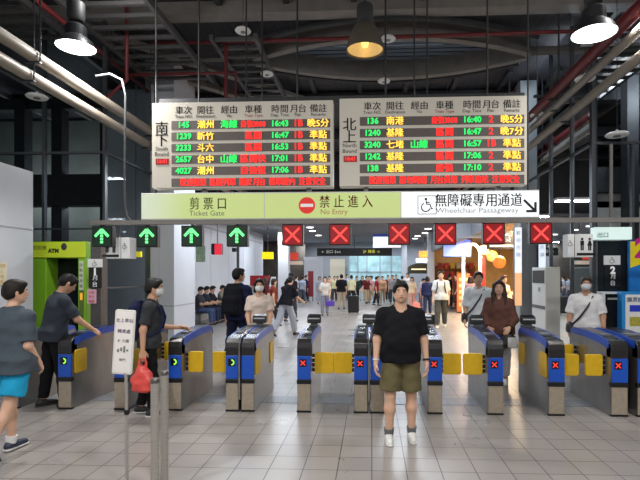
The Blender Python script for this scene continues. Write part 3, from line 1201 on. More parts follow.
# ticket gate light box
sb = thing('light_box_sign', 'long white and lime green lit sign over the gates', 'sign', (0, YS, 0))
zb0, zb1 = at(340, 219, YS).z, at(340, 191.5, YS).z
xa, xb_ = sx_(141), sx_(539.5)
zm = (zb0 + zb1) / 2
MB().box(xa, xb_, 0, .22, zb0, zb1).build('casing', mat('sign_casing', (206, 208, 206), .4, .2), sb, bevel=.008)
GLOW_G = mat('lime_lit_panel', (120, 134, 76), .4, noise=.05, nscale=2.5, emit=(208, 230, 126), estr=.72)
def gradient_panel(m, w0, w1, side, edge, mid):
    # backlit sheet: the brighter end is put into the glow colour
    nt = m.node_tree
    b = nt.nodes['Principled BSDF']
    tc = nt.nodes.new('ShaderNodeTexCoord')
    sp = nt.nodes.new('ShaderNodeSeparateXYZ')
    nt.links.new(tc.outputs['Object'], sp.inputs[0])
    mr = nt.nodes.new('ShaderNodeMapRange')
    mr.inputs['From Min'].default_value = w0
    mr.inputs['From Max'].default_value = w1
    nt.links.new(sp.outputs['X'], mr.inputs[0])
    r = nt.nodes.new('ShaderNodeValToRGB')
    r.color_ramp.elements[0].color = srgb(*edge) + (1,)
    r.color_ramp.elements[1].color = srgb(*mid) + (1,)
    r.color_ramp.interpolation = 'EASE'
    nt.links.new(mr.outputs[0], r.inputs[0])
    nt.links.new(r.outputs[0], b.inputs['Emission Color'])
    return m


gradient_panel(GLOW_G, xa, xa + .75, 0, (236, 242, 232), (214, 230, 148))
GLOW_W = mat('white_lit_panel', (232, 236, 238), .4, noise=.03, nscale=2.5, emit=(236, 240, 244), estr=.86)
p1, p2 = sx_(264.5), sx_(401)
MB().box(xa + .012, p1 - .008, -.006, .01, zb0 + .018, zb1 - .018).build('ticket_gate_panel', GLOW_G, sb)
MB().box(p1 + .008, p2 - .008, -.006, .01, zb0 + .018, zb1 - .018).build('no_entry_panel', GLOW_G, sb)
MB().box(p2 + .008, xb_ - .012, -.006, .01, zb0 + .018, zb1 - .018).build('wheelchair_panel', GLOW_W, sb)


def pxs(px):
    return px / F * YS * 1.0


zt1 = at(340, 200, YS).z
zt2 = at(340, 211.5, YS).z
DOL = mat('olive_lettering', (66, 72, 40), .6)
text('剪票口', .19, DOL, sb, (sx_(208), -.009, at(208, 204, YS).z), width=pxs(37), bold=.003, spacing=1.3)
text('Ticket Gate', .10, GREYW, sb, (sx_(207), -.009, at(207, 213.5, YS).z), width=pxs(36))
text('禁止進入', .19, REDW, sb, (sx_(346), -.009, at(346, 202, YS).z), width=pxs(53), bold=.003, spacing=1.3)
text('No Entry', .10, mat('orange_lettering', (190, 130, 70), .6), sb, (sx_(334), -.009, at(334, 212, YS).z), width=pxs(27))
cx, czz = sx_(307), at(307, 205.5, YS).z
d = MB()
d.prism([(cx + .112 * math.cos(a), czz + .112 * math.sin(a)) for a in np.linspace(0, 2 * math.pi, 33)[:-1]], 'y', -.010, -.004)
d.build('no_entry_disc', mat('no_entry_red', (214, 42, 34), .5, emit=(214, 42, 34), estr=.45), sb)
MB().box(cx - .085, cx + .085, -.013, -.008, czz - .021, czz + .021).build('no_entry_bar', WHITEW, sb)
text('無障礙專用通道', .2, BLACKW, sb, (sx_(478.5), -.009, at(478, 200.5, YS).z), width=pxs(85), bold=.004)
text('Wheelchair Passageway', .10, mat('pale_lettering', (150, 154, 160), .6), sb, (sx_(477), -.009, at(477, 210.5, YS).z), width=pxs(81))


def wheelchair(parent, cx, cz, h, m, y=-.009, name='wheelchair_symbol'):
    w = MB()
    k = h / 10
    P = lambda a, b: (cx + a * k, y, cz + b * k)
    w.ball((cx - .8 * k, y, cz + 4.1 * k), (.95 * k, .004, .95 * k), 10, 6)
    w.tube([P(-.6, 2.9), P(-.3, .4), P(2.0, .4), P(3.2, -2.9), P(4.2, -2.5)], .42 * k, 6)
    w.tube([P(-.4, 1.7), P(1.9, 1.7)], .38 * k, 6)
    w.tube([P(-.9 + 3.0 * math.cos(a), -1.6 + 3.0 * math.sin(a)) for a in np.linspace(math.radians(115), math.radians(340), 16)], .40 * k, 6)
    return w.build(name, m, parent)


wheelchair(sb, sx_(427), at(427, 205, YS).z, .19, BLACKW)
b = MB()
q = .125
cw, cz_ = sx_(427), at(427, 205, YS).z
for a in ((-q, q, q - .008, q), (-q, q, -q, -q + .008), (-q, -q + .008, -q, q), (q - .008, q, -q, q)):
    b.box(cw + a[0], cw + a[1], -.010, -.004, cz_ + a[2], cz_ + a[3])
b.build('symbol_border', BLACKW, sb)
b = MB()
ax, az = sx_(529.5), at(529, 205.5, YS).z
k = .075


def bar(mb, x0, z0, x1, z1, w, y0, y1):
    d = Vector((x1 - x0, z1 - z0)).normalized()
    nn = Vector((-d.y, d.x)) * w / 2
    mb.prism([(x0 + nn.x, z0 + nn.y), (x0 - nn.x, z0 - nn.y), (x1 - nn.x, z1 - nn.y), (x1 + nn.x, z1 + nn.y)], 'y', y0, y1)


bar(b, ax - k, az + k, ax + k, az - k, .032, -.010, -.004)
bar(b, ax + k, az - k - .016, ax + k, az + .045, .032, -.011, -.005)
bar(b, ax + k + .016, az - k, ax - .045, az - k, .032, -.012, -.006)
b.build('arrow', BLACKW, sb)
for u in (202, 308, 366, 500):
    x = sx_(u)
    MB().box(x - .03, x + .03, .08, .14, zb1, zb1 + .13).build('post', GREYM, sb)
for u in (170, 300, 380, 510):
    MB().box(sx_(u) - .02, sx_(u) + .02, .02, .06, zr + .03, zb0).build('lower_post', GREYM, sb)

# LED lane signals
sig = [(102, 'g', 236.5), (147, 'g', 236.5), (191.5, 'g', 236), (237, 'g', 236), (292.5, 'r', 235), (340, 'r', 234.5), (399, 'r', 234), (445.5, 'r', 234), (494, 'r', 233.5), (541, 'r', 233)]
LEDRED = mat('red_led_face', (84, 6, 10), .5, emit=(190, 12, 24), estr=.5)
LEDGRN = mat('green_led_face', (8, 26, 16), .5, emit=(10, 60, 34), estr=.35)
CROSS = mat('cross_led', (200, 60, 54), .5, emit=(255, 78, 72), estr=1.05)
ARROW = mat('arrow_led', (120, 255, 150), .5, emit=(112, 255, 150), estr=1.1)
ordg = ['first of the four from the kiosk end', 'second from the kiosk end', 'third from the kiosk end', 'beside the first red cross']
ordr = ['beside the green arrows', 'second after the green arrows', 'third after the green arrows', 'fourth after the green arrows', 'fifth after the green arrows', 'beside the glass wall']
gi = ri = 0
for u, c, v in sig:
    p = at(u, v, YS)
    if c == 'g':
        lab = 'green arrow lane signal hung on the rail, ' + ordg[gi]
        gi += 1
    else:
        lab = 'red cross lane signal hung on the rail, ' + ordr[ri]
        ri += 1
    t = thing('lane_signal', lab, 'signal', (p.x, p.y, p.z), group='lane signals under the rail')
    hw = .145
    MB().box(-hw, hw, 0, .10, -hw, hw).build('housing', BLACKP, t, bevel=.006)
    MB().box(-hw + .016, hw - .016, -.006, .004, -hw + .016, hw - .016).build('led_face', LEDRED if c == 'r' else LEDGRN, t)
    MB().box(-.02, .02, .03, .07, hw, zr - .03 - p.z).build('hook', GREYM, t)
    s = MB()
    if c == 'r':
        bar(s, -.095, -.095, .095, .095, .027, -.011, -.006)
        bar(s, -.095, .095, .095, -.095, .027, -.012, -.006)
        s.build('cross', CROSS, t)
    else:
        for a in (-1, 1):
            bar(s, a * .095, .0, 0, .098, .036, -.011 - .001 * a, -.006)
        for k in range(4):
            s.box(-.019, .019, -.013, -.006, -.095 + k * .043, -.062 + k * .043)
        s.build('arrow', ARROW, t)

# departure boards
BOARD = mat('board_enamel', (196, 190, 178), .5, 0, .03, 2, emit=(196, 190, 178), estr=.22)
STRIP = mat('board_strip', (92, 84, 80), .6, 0, .05)
SCREENB = mat('board_led_back', (104, 96, 92), .6)


def board(u0, u1, vt, vb, lab, big, small, clock, rows, uref):
    x0, x1 = sx_(u0), sx_(u1)
    zt_, zb_ = at((u0 + u1) / 2, vt, YS).z, at((u0 + u1) / 2, vb, YS).z
    W, Hh_ = x1 - x0, zt_ - zb_
    t = thing('departure_board', lab, 'departure board', ((x0 + x1) / 2, YS, zb_), group='departure boards over the gates')
    MB().box(-W / 2, W / 2, 0, .18, 0, Hh_).build('cabinet', BOARD, t, bevel=.006)
    X = lambda f: -W / 2 + f * W          # fraction across
    Z = lambda f: Hh_ * (1 - f)           # fraction down
    fx = [.178, .30, .43, .565, .71, .81, .92]
    hd = [('車次', 'Train NO.'), ('開往', 'Destination'), ('經由', 'Via'), ('車種', 'Train Type'), ('時間', 'Dep. Time'), ('月台', 'Plat.'), ('備註', 'Remarks')]
    for f, (a, bb) in zip(fx, hd):
        text(a, .125, BLACKW, t, (X(f), -.003, Z(.095)), bold=.003)
        text(bb, .058, REDW if bb == 'Train Type' else BLACKW, t, (X(f), -.003, Z(.165)))
    text(big[0], .20, BLACKW, t, (X(.055), -.003, Z(.30)), bold=.004)
    text(big[1], .20, BLACKW, t, (X(.055), -.003, Z(.44)), bold=.004)
    text(small + '\nBound', .075, BLACKW, t, (X(.055), -.003, Z(.57)))
    MB().box(X(.022), X(.095), -.006, .002, Z(.725), Z(.655)).build('clock_window', mat('clock_back', (120, 14, 24), .5, emit=(150, 10, 20), estr=.4), t)
    text(clock, .07, LED_R, t, (X(.058), -.008, Z(.69)), name='clock_digits', bold=.002)
    for i in range(6):
        zc_ = .265 + .1345 * i
        hgt = .098
        st = MB().box(X(.11), X(.985), -.005, .002, Z(zc_ + hgt / 2), Z(zc_ - hgt / 2)).build('led_row', SCREENB, t)
        zz = Z(zc_)
        if i < 5:
            for f, body, m in zip(fx, rows[i], (LED_G, LED_Y, LED_G, LED_R, LED_G, LED_R, LED_Y)):
                if body:
                    text(body, .125 if not (f < .2 or len(body) > 4) else .11, m, st, (X(f), -.008, zz), name='led_characters', bold=.003 if body.isascii() else .006, width=.33 if len(body) > 5 else None)
        else:
            text(rows[5], .12, LED_R, st, (X(.56), -.008, zz), name='led_characters', bold=.003, width=W * .80)
    for f in (.25, .8):
        MB().tube([(X(f), .09, Hh_), (X(f), .09, 6.3 - zb_)], .013, 8).build('hanger_rod', DARKM, t)
    return t


board(152, 333, 101.5, 187.5, 'southbound departure board with green, amber and red LED rows', '南下', 'South', '16:41',
      [('145', '潮州', '海線', '自強3000', '16:43', '1B', '晚5分'), ('1239', '新竹', '', '區間', '16:47', '1B', '準點'), ('3233', '斗六', '', '區間', '16:53', '1B', '準點'),
       ('2657', '台中', '山線', '區間快', '17:01', '1B', '準點'), ('4027', '潮州', '', '自強號', '17:06', '1B', '準點'), '    歡迎搭乘 區間列車 請於月台 候車線內 注意安全'], 0)
board(339.5, 527, 97, 185.5, 'northbound departure board with LED rows, nearest the shop', '北上', 'North', '16:41',
      [('136', '南港', '', '自強3000', '16:40', '2', '晚5分'), ('1240', '基隆', '', '區間', '16:47', '2', '晚7分'), ('3240', '七堵', '山線', '區間', '16:57', '1B', '準點'),
       ('1242', '基隆', '', '區間', '17:06', '2', '準點'), ('138', '基隆', '', '自強', '17:10', '2', '準點'), '歡迎搭乘 請勿跨越 月台黃線 列車進站 注意安全'], 0)
# dark beam over the boards
bm_ = MB()
bm_.box(sx_(150), sx_(531), .22, .34, at(340, 92, YS).z - .05, at(340, 92, YS).z + .05)
t = thing('hanging_bar', 'dark steel bar hanging above the two departure boards', 'bar', (0, YS + .05, 0))
bm_.build('bar', DARKM, t)
for u in (240, 430):
    MB().tube([(sx_(u), .28, at(340, 92, YS).z), (sx_(u), .28, 6.3)], .012, 6).build('hanger_rod', DARKM, t)


# long luminaires of the hall, hung behind the boards
LUM = mat('luminaire_tube', (250, 250, 250), .5, emit=(250, 252, 255), estr=2.5)
for j, ly in enumerate((11.0, 15.0, 19.0)):
    for i, lx in enumerate((-3.0, 1.2)):
        t = thing('hanging_luminaire', 'long hanging hall luminaire, %s row behind the boards, on the %s side' % (['first', 'second', 'third'][j], ['glazing', 'shop'][i]), 'ceiling lamp', (lx, ly, 3.98), group='hall luminaires behind the boards')
        MB().box(-.62, .62, -.16, .16, 0, .06).build('housing', WHITEP, t)
        MB().box(-.58, .58, -.12, .12, -.012, 0).build('diffuser', LUM, t)
        for s_ in (-.5, .5):
            MB().tube([(s_, 0, .06), (s_, 0, 2.43)], .006, 6).build('wire', DARKM, t)


# high-bay lamps
def highbay(loc, lab, lit, scale=1.0):
    t = thing('high_bay_lamp', lab, 'ceiling lamp', loc, group='high bay lamps under the roof')
    t.scale = (scale,) * 3
    sh = MB().lathe([(.10, .36), (.135, .34), (.20, .22), (.245, .07), (.255, 0), (.249, 0), (.238, .07), (.192, .215), (.128, .33), (.02, .335)] if not lit else [(.11, .30), (.13, .28), (.135, .15), (.21, .085), (.255, .0), (.249, 0), (.20, .075), (.02, .12)], 32)
    sh.build('shade', mat('lamp_shade_grey', (120, 112, 100), .4, .3) if not lit else mat('lamp_shade_dark', (64, 66, 70), .4, .5), t, smooth=True)
    MB().lathe([(.0, .62), (.09, .62), (.11, .60), (.11, .40), (.09, .36), (0, .36)], 20).build('ballast', DARKM, t, smooth=True)
    c = MB().tube([(0, 0, .62), (0, 0, 6.3 - loc[2])], .012, 6)
    c.build('chain', DARKM, t)
    if lit:
        e = mat('lit_diffuser', (255, 255, 255), .5, emit=(250, 252, 255), estr=9)
        MB().lathe([(0, .008), (.240, .008), (.240, .016), (0, .016)], 32).build('diffuser', e, t)
    else:
        MB().lathe([(0, .05), (.04, .06), (.055, .14), (.045, .24), (.02, .30), (0, .30)], 16).build('bulb', mat('warm_bulb', (255, 214, 120), .4, emit=(255, 206, 110), estr=2.2), t, smooth=True)
        MB().lathe([(.19, .20), (.232, .07), (.236, .02)], 32).build('reflector', mat('warm_reflector', (236, 216, 170), .35, .4, emit=(255, 220, 150), estr=.30), t, smooth=True)
    return t


p = at(76, 45, 6.3)
highbay(tuple(p - Vector((0, 0, .04))), 'glaring white high bay lamp above the cream pipes', True)
p = at(594, 31, 5.75)
highbay(tuple(p - Vector((0, 0, .04))), 'glaring white high bay lamp beside the red fire pipe', True)
p = at(365, 51, 6.5)
highbay(tuple(p), 'dim bell lamp with warm glow above the northbound board', False)
for u, v, Y, lab, sc in ((37, 98, 7.6, 'small disc standing in for a lamp reflected in the dark glazing', .5), (243, 32, 9.3, 'small pale disc lamp above the southbound board', .4), (267, 75, 10.6, 'small pale disc lamp just over the southbound board', .4),  # the disc at the dark glazing is a reflection built as a solid
                         (388, 40, 9.6, 'small pale disc lamp behind the warm bell lamp', .4), (384, 82, 11.2, 'small pale disc lamp just over the northbound board', .4), (585, 80, 7.4, 'unlit disc lamp among the cream pipes', .45),
                         (537, 116, 9.4, 'unlit disc lamp beside the end of the northbound board', .4), (617, 136, 8.05, 'pale disc lamp in front of the glazed corner', .55)):
    p = at(u, v, Y)
    if p.z > 5.75:
        p = at(u, v, Y * (5.75 - CAMH) / (p.z - CAMH))
    t = thing('disc_lamp', lab, 'ceiling lamp', tuple(p), group='small disc lamps under the roof')
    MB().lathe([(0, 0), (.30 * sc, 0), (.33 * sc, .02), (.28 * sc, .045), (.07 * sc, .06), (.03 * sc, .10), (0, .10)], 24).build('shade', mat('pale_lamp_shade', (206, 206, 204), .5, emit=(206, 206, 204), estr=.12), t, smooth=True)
    MB().lathe([(0, -.012), (.10 * sc, -.012), (.10 * sc, .0)], 16).build('bulb', mat('dull_bulb', (120, 120, 118), .3), t)
    MB().tube([(0, 0, .09), (0, 0, 6.35 - p.z)], .006, 6).build('rod', DARKM, t)


# ------------------------------------------------------------------ ticket gates
YGATE = 5.94
PROF = [(0, .80), (.014, .855), (.06, .895), (.30, .932), (.70, .958), (1.02, .958), (1.15, .93), (1.2, .86)]
GATE_MATS = dict(side=mat('gate_side_steel', (152, 149, 145), .28, .8, .12, 5, stretch=(1, 1, .35)), lower=BEIGE)
XMARK = mat('gate_cross_led', (240, 60, 50), .5, emit=(255, 60, 48), estr=1.1)
AMARK = mat('gate_arrow_led', (150, 230, 70), .5, emit=(170, 255, 80), estr=1.1)
HINGE = mat('hinge_black', (30, 32, 40), .5)


def gate(u, wpx, label, mark='x', double=False, flaps=(), reader=True, idx=0):
    """flaps: (side, 'front'|'rear', reach) panels that come out of the cabinet's sides"""
    x = gx(u, YGATE)
    w = wpx / F * YGATE
    t = thing('ticket_gate', label, 'ticket gate', (x, YGATE, 0), group='row of ticket gates')
    hw = w / 2
    bodies = [(-hw, hw)] if not double else [(-hw, -.016), (.016, hw)]
    for a, b in bodies:
        MB().prism([(0, 0)] + PROF + [(1.2, 0)], 'x', a, b).build('cabinet', GATE_MATS['side'], t, bevel=.008)
        MB().box(a + .006, b - .006, -.008, .02, .025, .352).build('lower_panel', GATE_MATS['lower'], t, bevel=.004)
        MB().box(a - .003, b + .003, -.014, .05, .352, .408).build('rubber_band', BLACKP, t, bevel=.006)
        MB().box(a + .002, b - .002, -.014, .03, .408, .70).build('front_panel', BLUEP, t, bevel=.008)
        MB().prism([(-.014, .70), (-.014, .80), (.0, .862), (.05, .903), (.12, .913), (.12, .70)], 'x', a, b).build('front_cap', mat('dark_cap', (44, 42, 44), .3, .1), t, bevel=.006)
        MB().box(a - .004, b + .004, -.004, .04, 0, .022).build('plinth', BLACKP, t)
        c = MB()
        # blue rims along both top edges with the dark slot panel between
        for e, o in ((a, .006), (b, -.006)):
            top = PROF[2:]
            poly = [(y, z + .006) for y, z in top] + [(y, z - .085 + (.05 if y > 1.1 else 0)) for y, z in reversed(top)]
            c.prism(poly, 'x', min(e, e + o) - .004, max(e, e + o) + .004)
        c.build('blue_rim', mat('blue_rim', (40, 84, 190), .3), t)
        poly = [(y, z + .004) for y, z in PROF[2:7]] + [(y, z - .01) for y, z in reversed(PROF[2:7])]
        MB().prism(poly, 'x', a + .022, b - .022).build('top_panel', mat('top_dark_panel', (36, 38, 46), .25), t)
        MB().box(a + .04, b - .04, .30, .46, .93, .952).build('card_pad', mat('card_pad_grey', (112, 116, 124), .3), t)
    # indicator window
    a, b = bodies[0]
    ix = a + .075
    ind = MB().box(ix - .042, ix + .042, -.018, -.010, .57, .66).build('indicator', mat('indicator_black', (10, 10, 14), .3), t)
    m = MB()
    if mark == 'x':
        bar(m, ix - .028, .587, ix + .028, .643, .012, -.021, -.017)
        bar(m, ix - .028, .643, ix + .028, .587, .012, -.022, -.018)
        m.build('cross_mark', XMARK, ind)
    else:
        for k in range(7):
            aa = math.radians(-75 + k * 25)
            m.box(ix + .030 * math.cos(aa) - .007, ix + .030 * math.cos(aa) + .007, -.021, -.017, .615 + .030 * math.sin(aa) - .007, .615 + .030 * math.sin(aa) + .007)
        m.build('arrow_mark', AMARK, ind)
    if double:
        MB().tube([(0, -.02, .16), (0, -.035, .20), (0, -.035, .80), (0, -.02, .89), (0, .06, .925), (0, .45, .965)], .014, 10).build('guide_bar', mat('guide_bar_chrome', (170, 168, 164), .25, .9), t, smooth=True)
    for sd, where, reach in flaps:
        y = .17 if where == 'front' else 1.02
        xe = hw if sd > 0 else -hw
        x0, x1 = (xe + .004, xe + reach) if sd > 0 else (xe - reach, xe - .004)
        if reach > .1:
            f = MB().prism(rrect(x0 + (.02 if sd > 0 else 0), x1 - (0 if sd > 0 else .02), .455, .72, .03), 'y', y - .02, y + .02)
            fo = f.build('flap', YELLOWP, t, bevel=.006)
            hb = MB()
            for z in (.50, .56, .62, .68):
                hb.box(min(xe, xe + sd * .03), max(xe, xe + sd * .03), y - .024, y + .024, z - .02, z + .02)
            hb.build('hinge', HINGE, fo)
        else:
            f = MB().prism(rrect(y - .12, y + .14, .44, .74, .03), 'x', min(xe, xe + sd * reach), max(xe, xe + sd * reach))
            f.build('flap', YELLOWP, t, bevel=.005)
    if reader:
        rd = MB()
        rw = .085
        rd.prism([(1.02, 1.0), (1.035, 1.10), (1.13, 1.13), (1.125, 1.01)], 'x', -rw - .015, rw + .015)
        ro = rd.build('card_reader', BLACKP, t, bevel=.012)
        MB().box(-rw + .005, rw - .005, 1.018, 1.032, 1.06, 1.078).build('reader_stripe', mat('reader_white', (206, 208, 212), .4), ro)
        MB().box(-.05, .05, 1.05, 1.11, .95, 1.02).build('reader_post', STEEL_D, ro)
        MB().box(-hw + .02, hw - .02, .98, 1.17, .955, .975).build('reader_base', STEEL_D, ro)
    return t


gate(12, 14, 'ticket gate by the white panel wall, mostly behind the two men in grey', 'a', flaps=((1, 'front', .012),), reader=False)
gate(65, 14, 'ticket gate where the man in grey lays his hand', 'a', flaps=((1, 'front', .014), (-1, 'front', .014)), reader=False)
gate(121, 14, 'ticket gate partly hidden by the paper sign on its pole', 'a', flaps=((1, 'front', .014), (1, 'rear', .2)), reader=False)
gate(175, 13.5, 'ticket gate just past the two steel bollards', 'a', flaps=((1, 'front', .22), (-1, 'front', .014)), reader=False)
gate(240, 29, 'wide double ticket gate with green arrow light and chrome guide bar', 'a', True, flaps=((-1, 'front', .22), (1, 'front', .014), (1, 'rear', .014)))
gate(304, 14, 'slim red cross ticket gate next to the double gate with the arrow', 'x', flaps=((1, 'front', .265),))
gate(369, 30, 'wide double ticket gate with red cross, behind the man in black', 'x', True, flaps=((-1, 'front', .265),))
gate(435, 14.5, 'ticket gate right beside the arm of the man in black', 'x', flaps=((1, 'front', .255),))
gate(495.5, 15, 'ticket gate in front of the woman in the brown jacket', 'x', flaps=((-1, 'front', .265), (1, 'rear', .014)))
gate(556.5, 15.5, 'ticket gate in front of the air conditioner', 'x', flaps=((-1, 'front', .014), (1, 'front', .235), (-1, 'rear', .014)))
gate(619.5, 16, 'ticket gate in front of the man in white shirt with mask', 'x', flaps=((-1, 'front', .235), (-1, 'rear', .16)), reader=False)
gate(649, 22, 'steel ticket gate cut off by the picture edge', 'x', reader=False)
x0 = gx(629.5, YGATE)
bp = thing('barrier_panel', 'black barrier panel filling the gap past the last ticket gate', 'barrier', (x0 + .05, YGATE + .35, 0))
MB().prism([(-.03, .02), (-.03, .80), (.0, .90), (.5, .94), (.6, .9), (.6, .02)], 'x', -.035, .035).build('panel', BLACKP, bp, bevel=.01)
MB().box(-.04, .04, 0, .6, 0, .03).build('foot', STEEL_D, bp)

# ------------------------------------------------------------------ bollards and the pole sign
for u, vt, Y, lab in ((155, 378, 3.52, 'slim steel bollard standing nearest the paper sign'), (164.5, 370.5, 3.78, 'slim steel bollard just behind the other one')):
    p = at(u, vt, Y)
    t = thing('bollard', lab, 'bollard', (p.x, p.y, 0), group='pair of steel bollards')
    MB().lathe([(.031, .01), (.031, p.z - .03), (.0, p.z - .03)], 20).build('post', STEEL, t, smooth=True)
    MB().lathe([(.0, p.z), (.028, p.z), (.033, p.z - .008), (.033, p.z - .035), (.030, p.z - .037)], 20).build('cap', mat('bollard_cap', (128, 126, 122), .3, .8), t, smooth=True)
    MB().lathe([(.0, .014), (.075, .014), (.085, 0)], 20).build('base', STEEL_D, t, smooth=True)
pS = at(124, 342, 3.72)
t = thing('pole_sign', 'white framed paper notice on a thin steel pole', 'sign', (at(127, 342, 3.72).x, 3.72, 0))
sgw, sgh = 10.2 / F * 3.72, 33 / F * 3.72
fb = MB().prism(rrect(-sgw, sgw, -sgh, sgh, .015), 'y', -.008, .008).build('frame', mat('frame_white', (214, 212, 206), .4), t, bevel=.002)
fb.location = (pS.x - t.location.x, 0, pS.z)
fb.rotation_euler = (0, math.radians(3.5), math.radians(4))
pp = MB().box(-sgw + .012, sgw - .012, -.0105, -.008, -sgh + .014, sgh - .014).build('paper', mat('paper_white', (228, 224, 222), .7, noise=.02), fb)
PURP = mat('purple_print', (84, 44, 104), .7)
for body, z, sz, m in (('北上車站', .17, .036, PURP), ('轉乘處', .085, .036, PURP), ('1F 大廳', .01, .030, GREYW), ('閘門', -.14, .026, GREYW)):
    text(body, sz, m, pp, (0, -.0115, z), bold=.0008, width=None if len(body) > 2 else None)
b = MB()
for q in range(4):
    b.box(-.045 + .024 * q, -.030 + .024 * q, -.0125, -.0105, -.08 + .01 * (q % 2), -.055 + .012 * (q % 3))
b.build('pictogram', GREYW, pp)
MB().tube([(.0, 0, .018), (-.004, .0, .75), (-.012, .004, pS.z - sgh + .05)], .0125, 10).build('pole', STEEL, t, smooth=True)
MB().lathe([(.016, .60), (.022, .61), (.022, .635), (.016, .64)], 14).build('collar', BLACKP, t)
MB().lathe([(.0, .02), (.13, .018), (.15, 0)], 24).build('base', STEEL_D, t, smooth=True)

# ------------------------------------------------------------------ kiosk, platform signs and machines at the sides
YK = 7.62
k0, k1 = gx(30, YK), gx(86, YK)
kt = at(60, 241.5, YK).z
t = thing('kiosk', 'lime green machine booth with yellow header and dark doorway', 'kiosk', ((k0 + k1) / 2, YK, 0))
W = (k1 - k0) / 2
LIME = mat('lime_green', (132, 186, 44), .4, 0, .05, 3)
zh = at(60, 258, YK).z - .0
px = lambda u: gx(u, YK) - (k0 + k1) / 2
c = MB().box(-W, px(46), 0, .5, 0, zh).box(px(78), W, 0, .5, 0, zh).box(-W, W, 0, .5, zh, kt).box(-W, W, .45, .5, 0, zh)
c.build('housing', LIME, t, bevel=.01)
hd = MB().box(-W + .005, W - .005, -.012, 0, zh + .01, kt - .01).build('header', mat('header_yellow_green', (178, 196, 40), .4, noise=.12, nscale=2, emit=(170, 190, 40), estr=.22), t)
text('ATM', .085, BLACKW, hd, (px(54), -.014, (zh + kt) / 2 - .02), bold=.006)
text('提款機', .085, DOL, hd, (px(40), -.014, (zh + kt) / 2 + .03))
b = MB().ball((px(64.5), -.014, (zh + kt) / 2 + .05), (.05, .008, .06), 12, 8)
b.build('emblem', mat('emblem_dark', (60, 60, 70), .5), hd)
MB().box(px(46), px(78), .30, .34, 0, zh).build('door_panel', mat('kiosk_dark_door', (20, 24, 32), .25), t)
MB().box(px(68), px(70), .27, .30, .1, zh).build('door_frame', STEEL_D, t)
b = MB().box(px(79.5), px(83.5), -.01, 0, at(81, 290, YK).z, at(81, 261, YK).z).build('info_strip', mat('strip_white', (206, 214, 196), .5), t)
for i, ch in enumerate('自動櫃員機'):
    text(ch, .06, DOL, b, (px(81.5), -.012, at(81, 265 + 5.3 * i, YK).z))
sp = MB().box(px(79.5), px(83.8), -.01, 0, at(81, 318, YK).z, at(81, 290, YK).z).build('status_strip', mat('strip_green', (84, 110, 40), .5), t)
MB().box(px(80.5), px(82.8), -.014, -.008, at(81, 300, YK).z, at(81, 293, YK).z).build('status_lamp', mat('amber_lamp', (240, 170, 60), .5, emit=(240, 160, 40), estr=.7), sp)
# decal on the white panel wall
yd = 6.5
d0 = thing('wall_decal', 'small yellow printed notice on the white panel wall', 'notice', (xL + .006, yd, at(6, 274, yd).z))
MB().box(0, .004, -.10, .16, -.16, .16).build('sheet', mat('decal_cream', (228, 222, 196), .6, noise=.02), d0)
for i, ch in enumerate(('請排隊', '小心', '階梯', '謝謝')):
    text(ch, .07, mat('decal_gold', (196, 160, 60), .6), d0, (.006, .03, .11 - .075 * i), rot=(math.pi / 2, 0, math.pi / 2))

# platform one post
yp = 7.56
t = thing('sign_post', 'dark steel post carrying the platform one signs', 'post', (gx(95.5, yp), yp, 0))
MB().box(-.085, .085, 0, .16, 0, 2.25).build('post', mat('post_grey', (96, 94, 92), .4, .6, .08), t, bevel=.008)


def panel(name, label, cat, u0, u1, v0, v1, Y, m, dep=.02):
    a, b_ = at(u0, v1, Y), at(u1, v0, Y)
    tt = thing(name, label, cat, ((a.x + b_.x) / 2, Y, (a.z + b_.z) / 2))
    hw, hh = (b_.x - a.x) / 2, (b_.z - a.z) / 2
    MB().box(-hw, hw, 0, dep, -hh, hh).build('board', m, tt, bevel=.003)
    return tt, hw, hh


SIGNW = mat('sign_white', (222, 224, 224), .5, 0, .02, emit=(222, 224, 224), estr=.12)
SIGNK = mat('sign_black', (18, 18, 20), .5)
t, hw, hh = panel('platform_sign', 'black platform 1 sign on the steel post by the kiosk', 'sign', 88.5, 101.5, 267.5, 288, yp - .03, SIGNK)
text('1', .15, WHITEW, t, (0, -.004, hh - .07), bold=.008)
text('月', .10, WHITEW, t, (0, -.004, .0))
text('台', .10, WHITEW, t, (0, -.004, -.105))
t, hw, hh = panel('elevator_sign', 'white lift symbol sign high on the steel post by the green kiosk', 'sign', 87.5, 102, 259, 267.3, yp - .03, SIGNW)
wheelchair(t, 0, 0, .10, GREYW, -.004)
t, hw, hh = panel('pink_notice', 'pink printed notice under the platform 1 sign', 'notice', 87, 96, 289.5, 303.5, yp - .03, mat('pink_paper', (226, 176, 196), .6, noise=.04))
for i, ch in enumerate(('月票', '學生', '優惠')):
    text(ch, .055, REDW, t, (0, -.004, hh - .05 - .07 * i))


def person_icon(mb, x, z, h, y=-.004, skirt=False):
    mb.ball((x, y, z + h * .40), (h * .10, .003, h * .10), 8, 6)
    if skirt:
        mb.prism([(x - h * .07, z + h * .27), (x + h * .07, z + h * .27), (x + h * .19, z - h * .12), (x - h * .19, z - h * .12)], 'y', y - .002, y + .002)
    else:
        mb.box(x - h * .14, x + h * .14, y - .002, y + .002, z - h * .10, z + h * .27)
    for s_ in (-1, 1):
        mb.box(x + s_ * h * .07 - h * .05, x + s_ * h * .07 + h * .05, y - .002, y + .002, z - h * .5, z - h * .08)


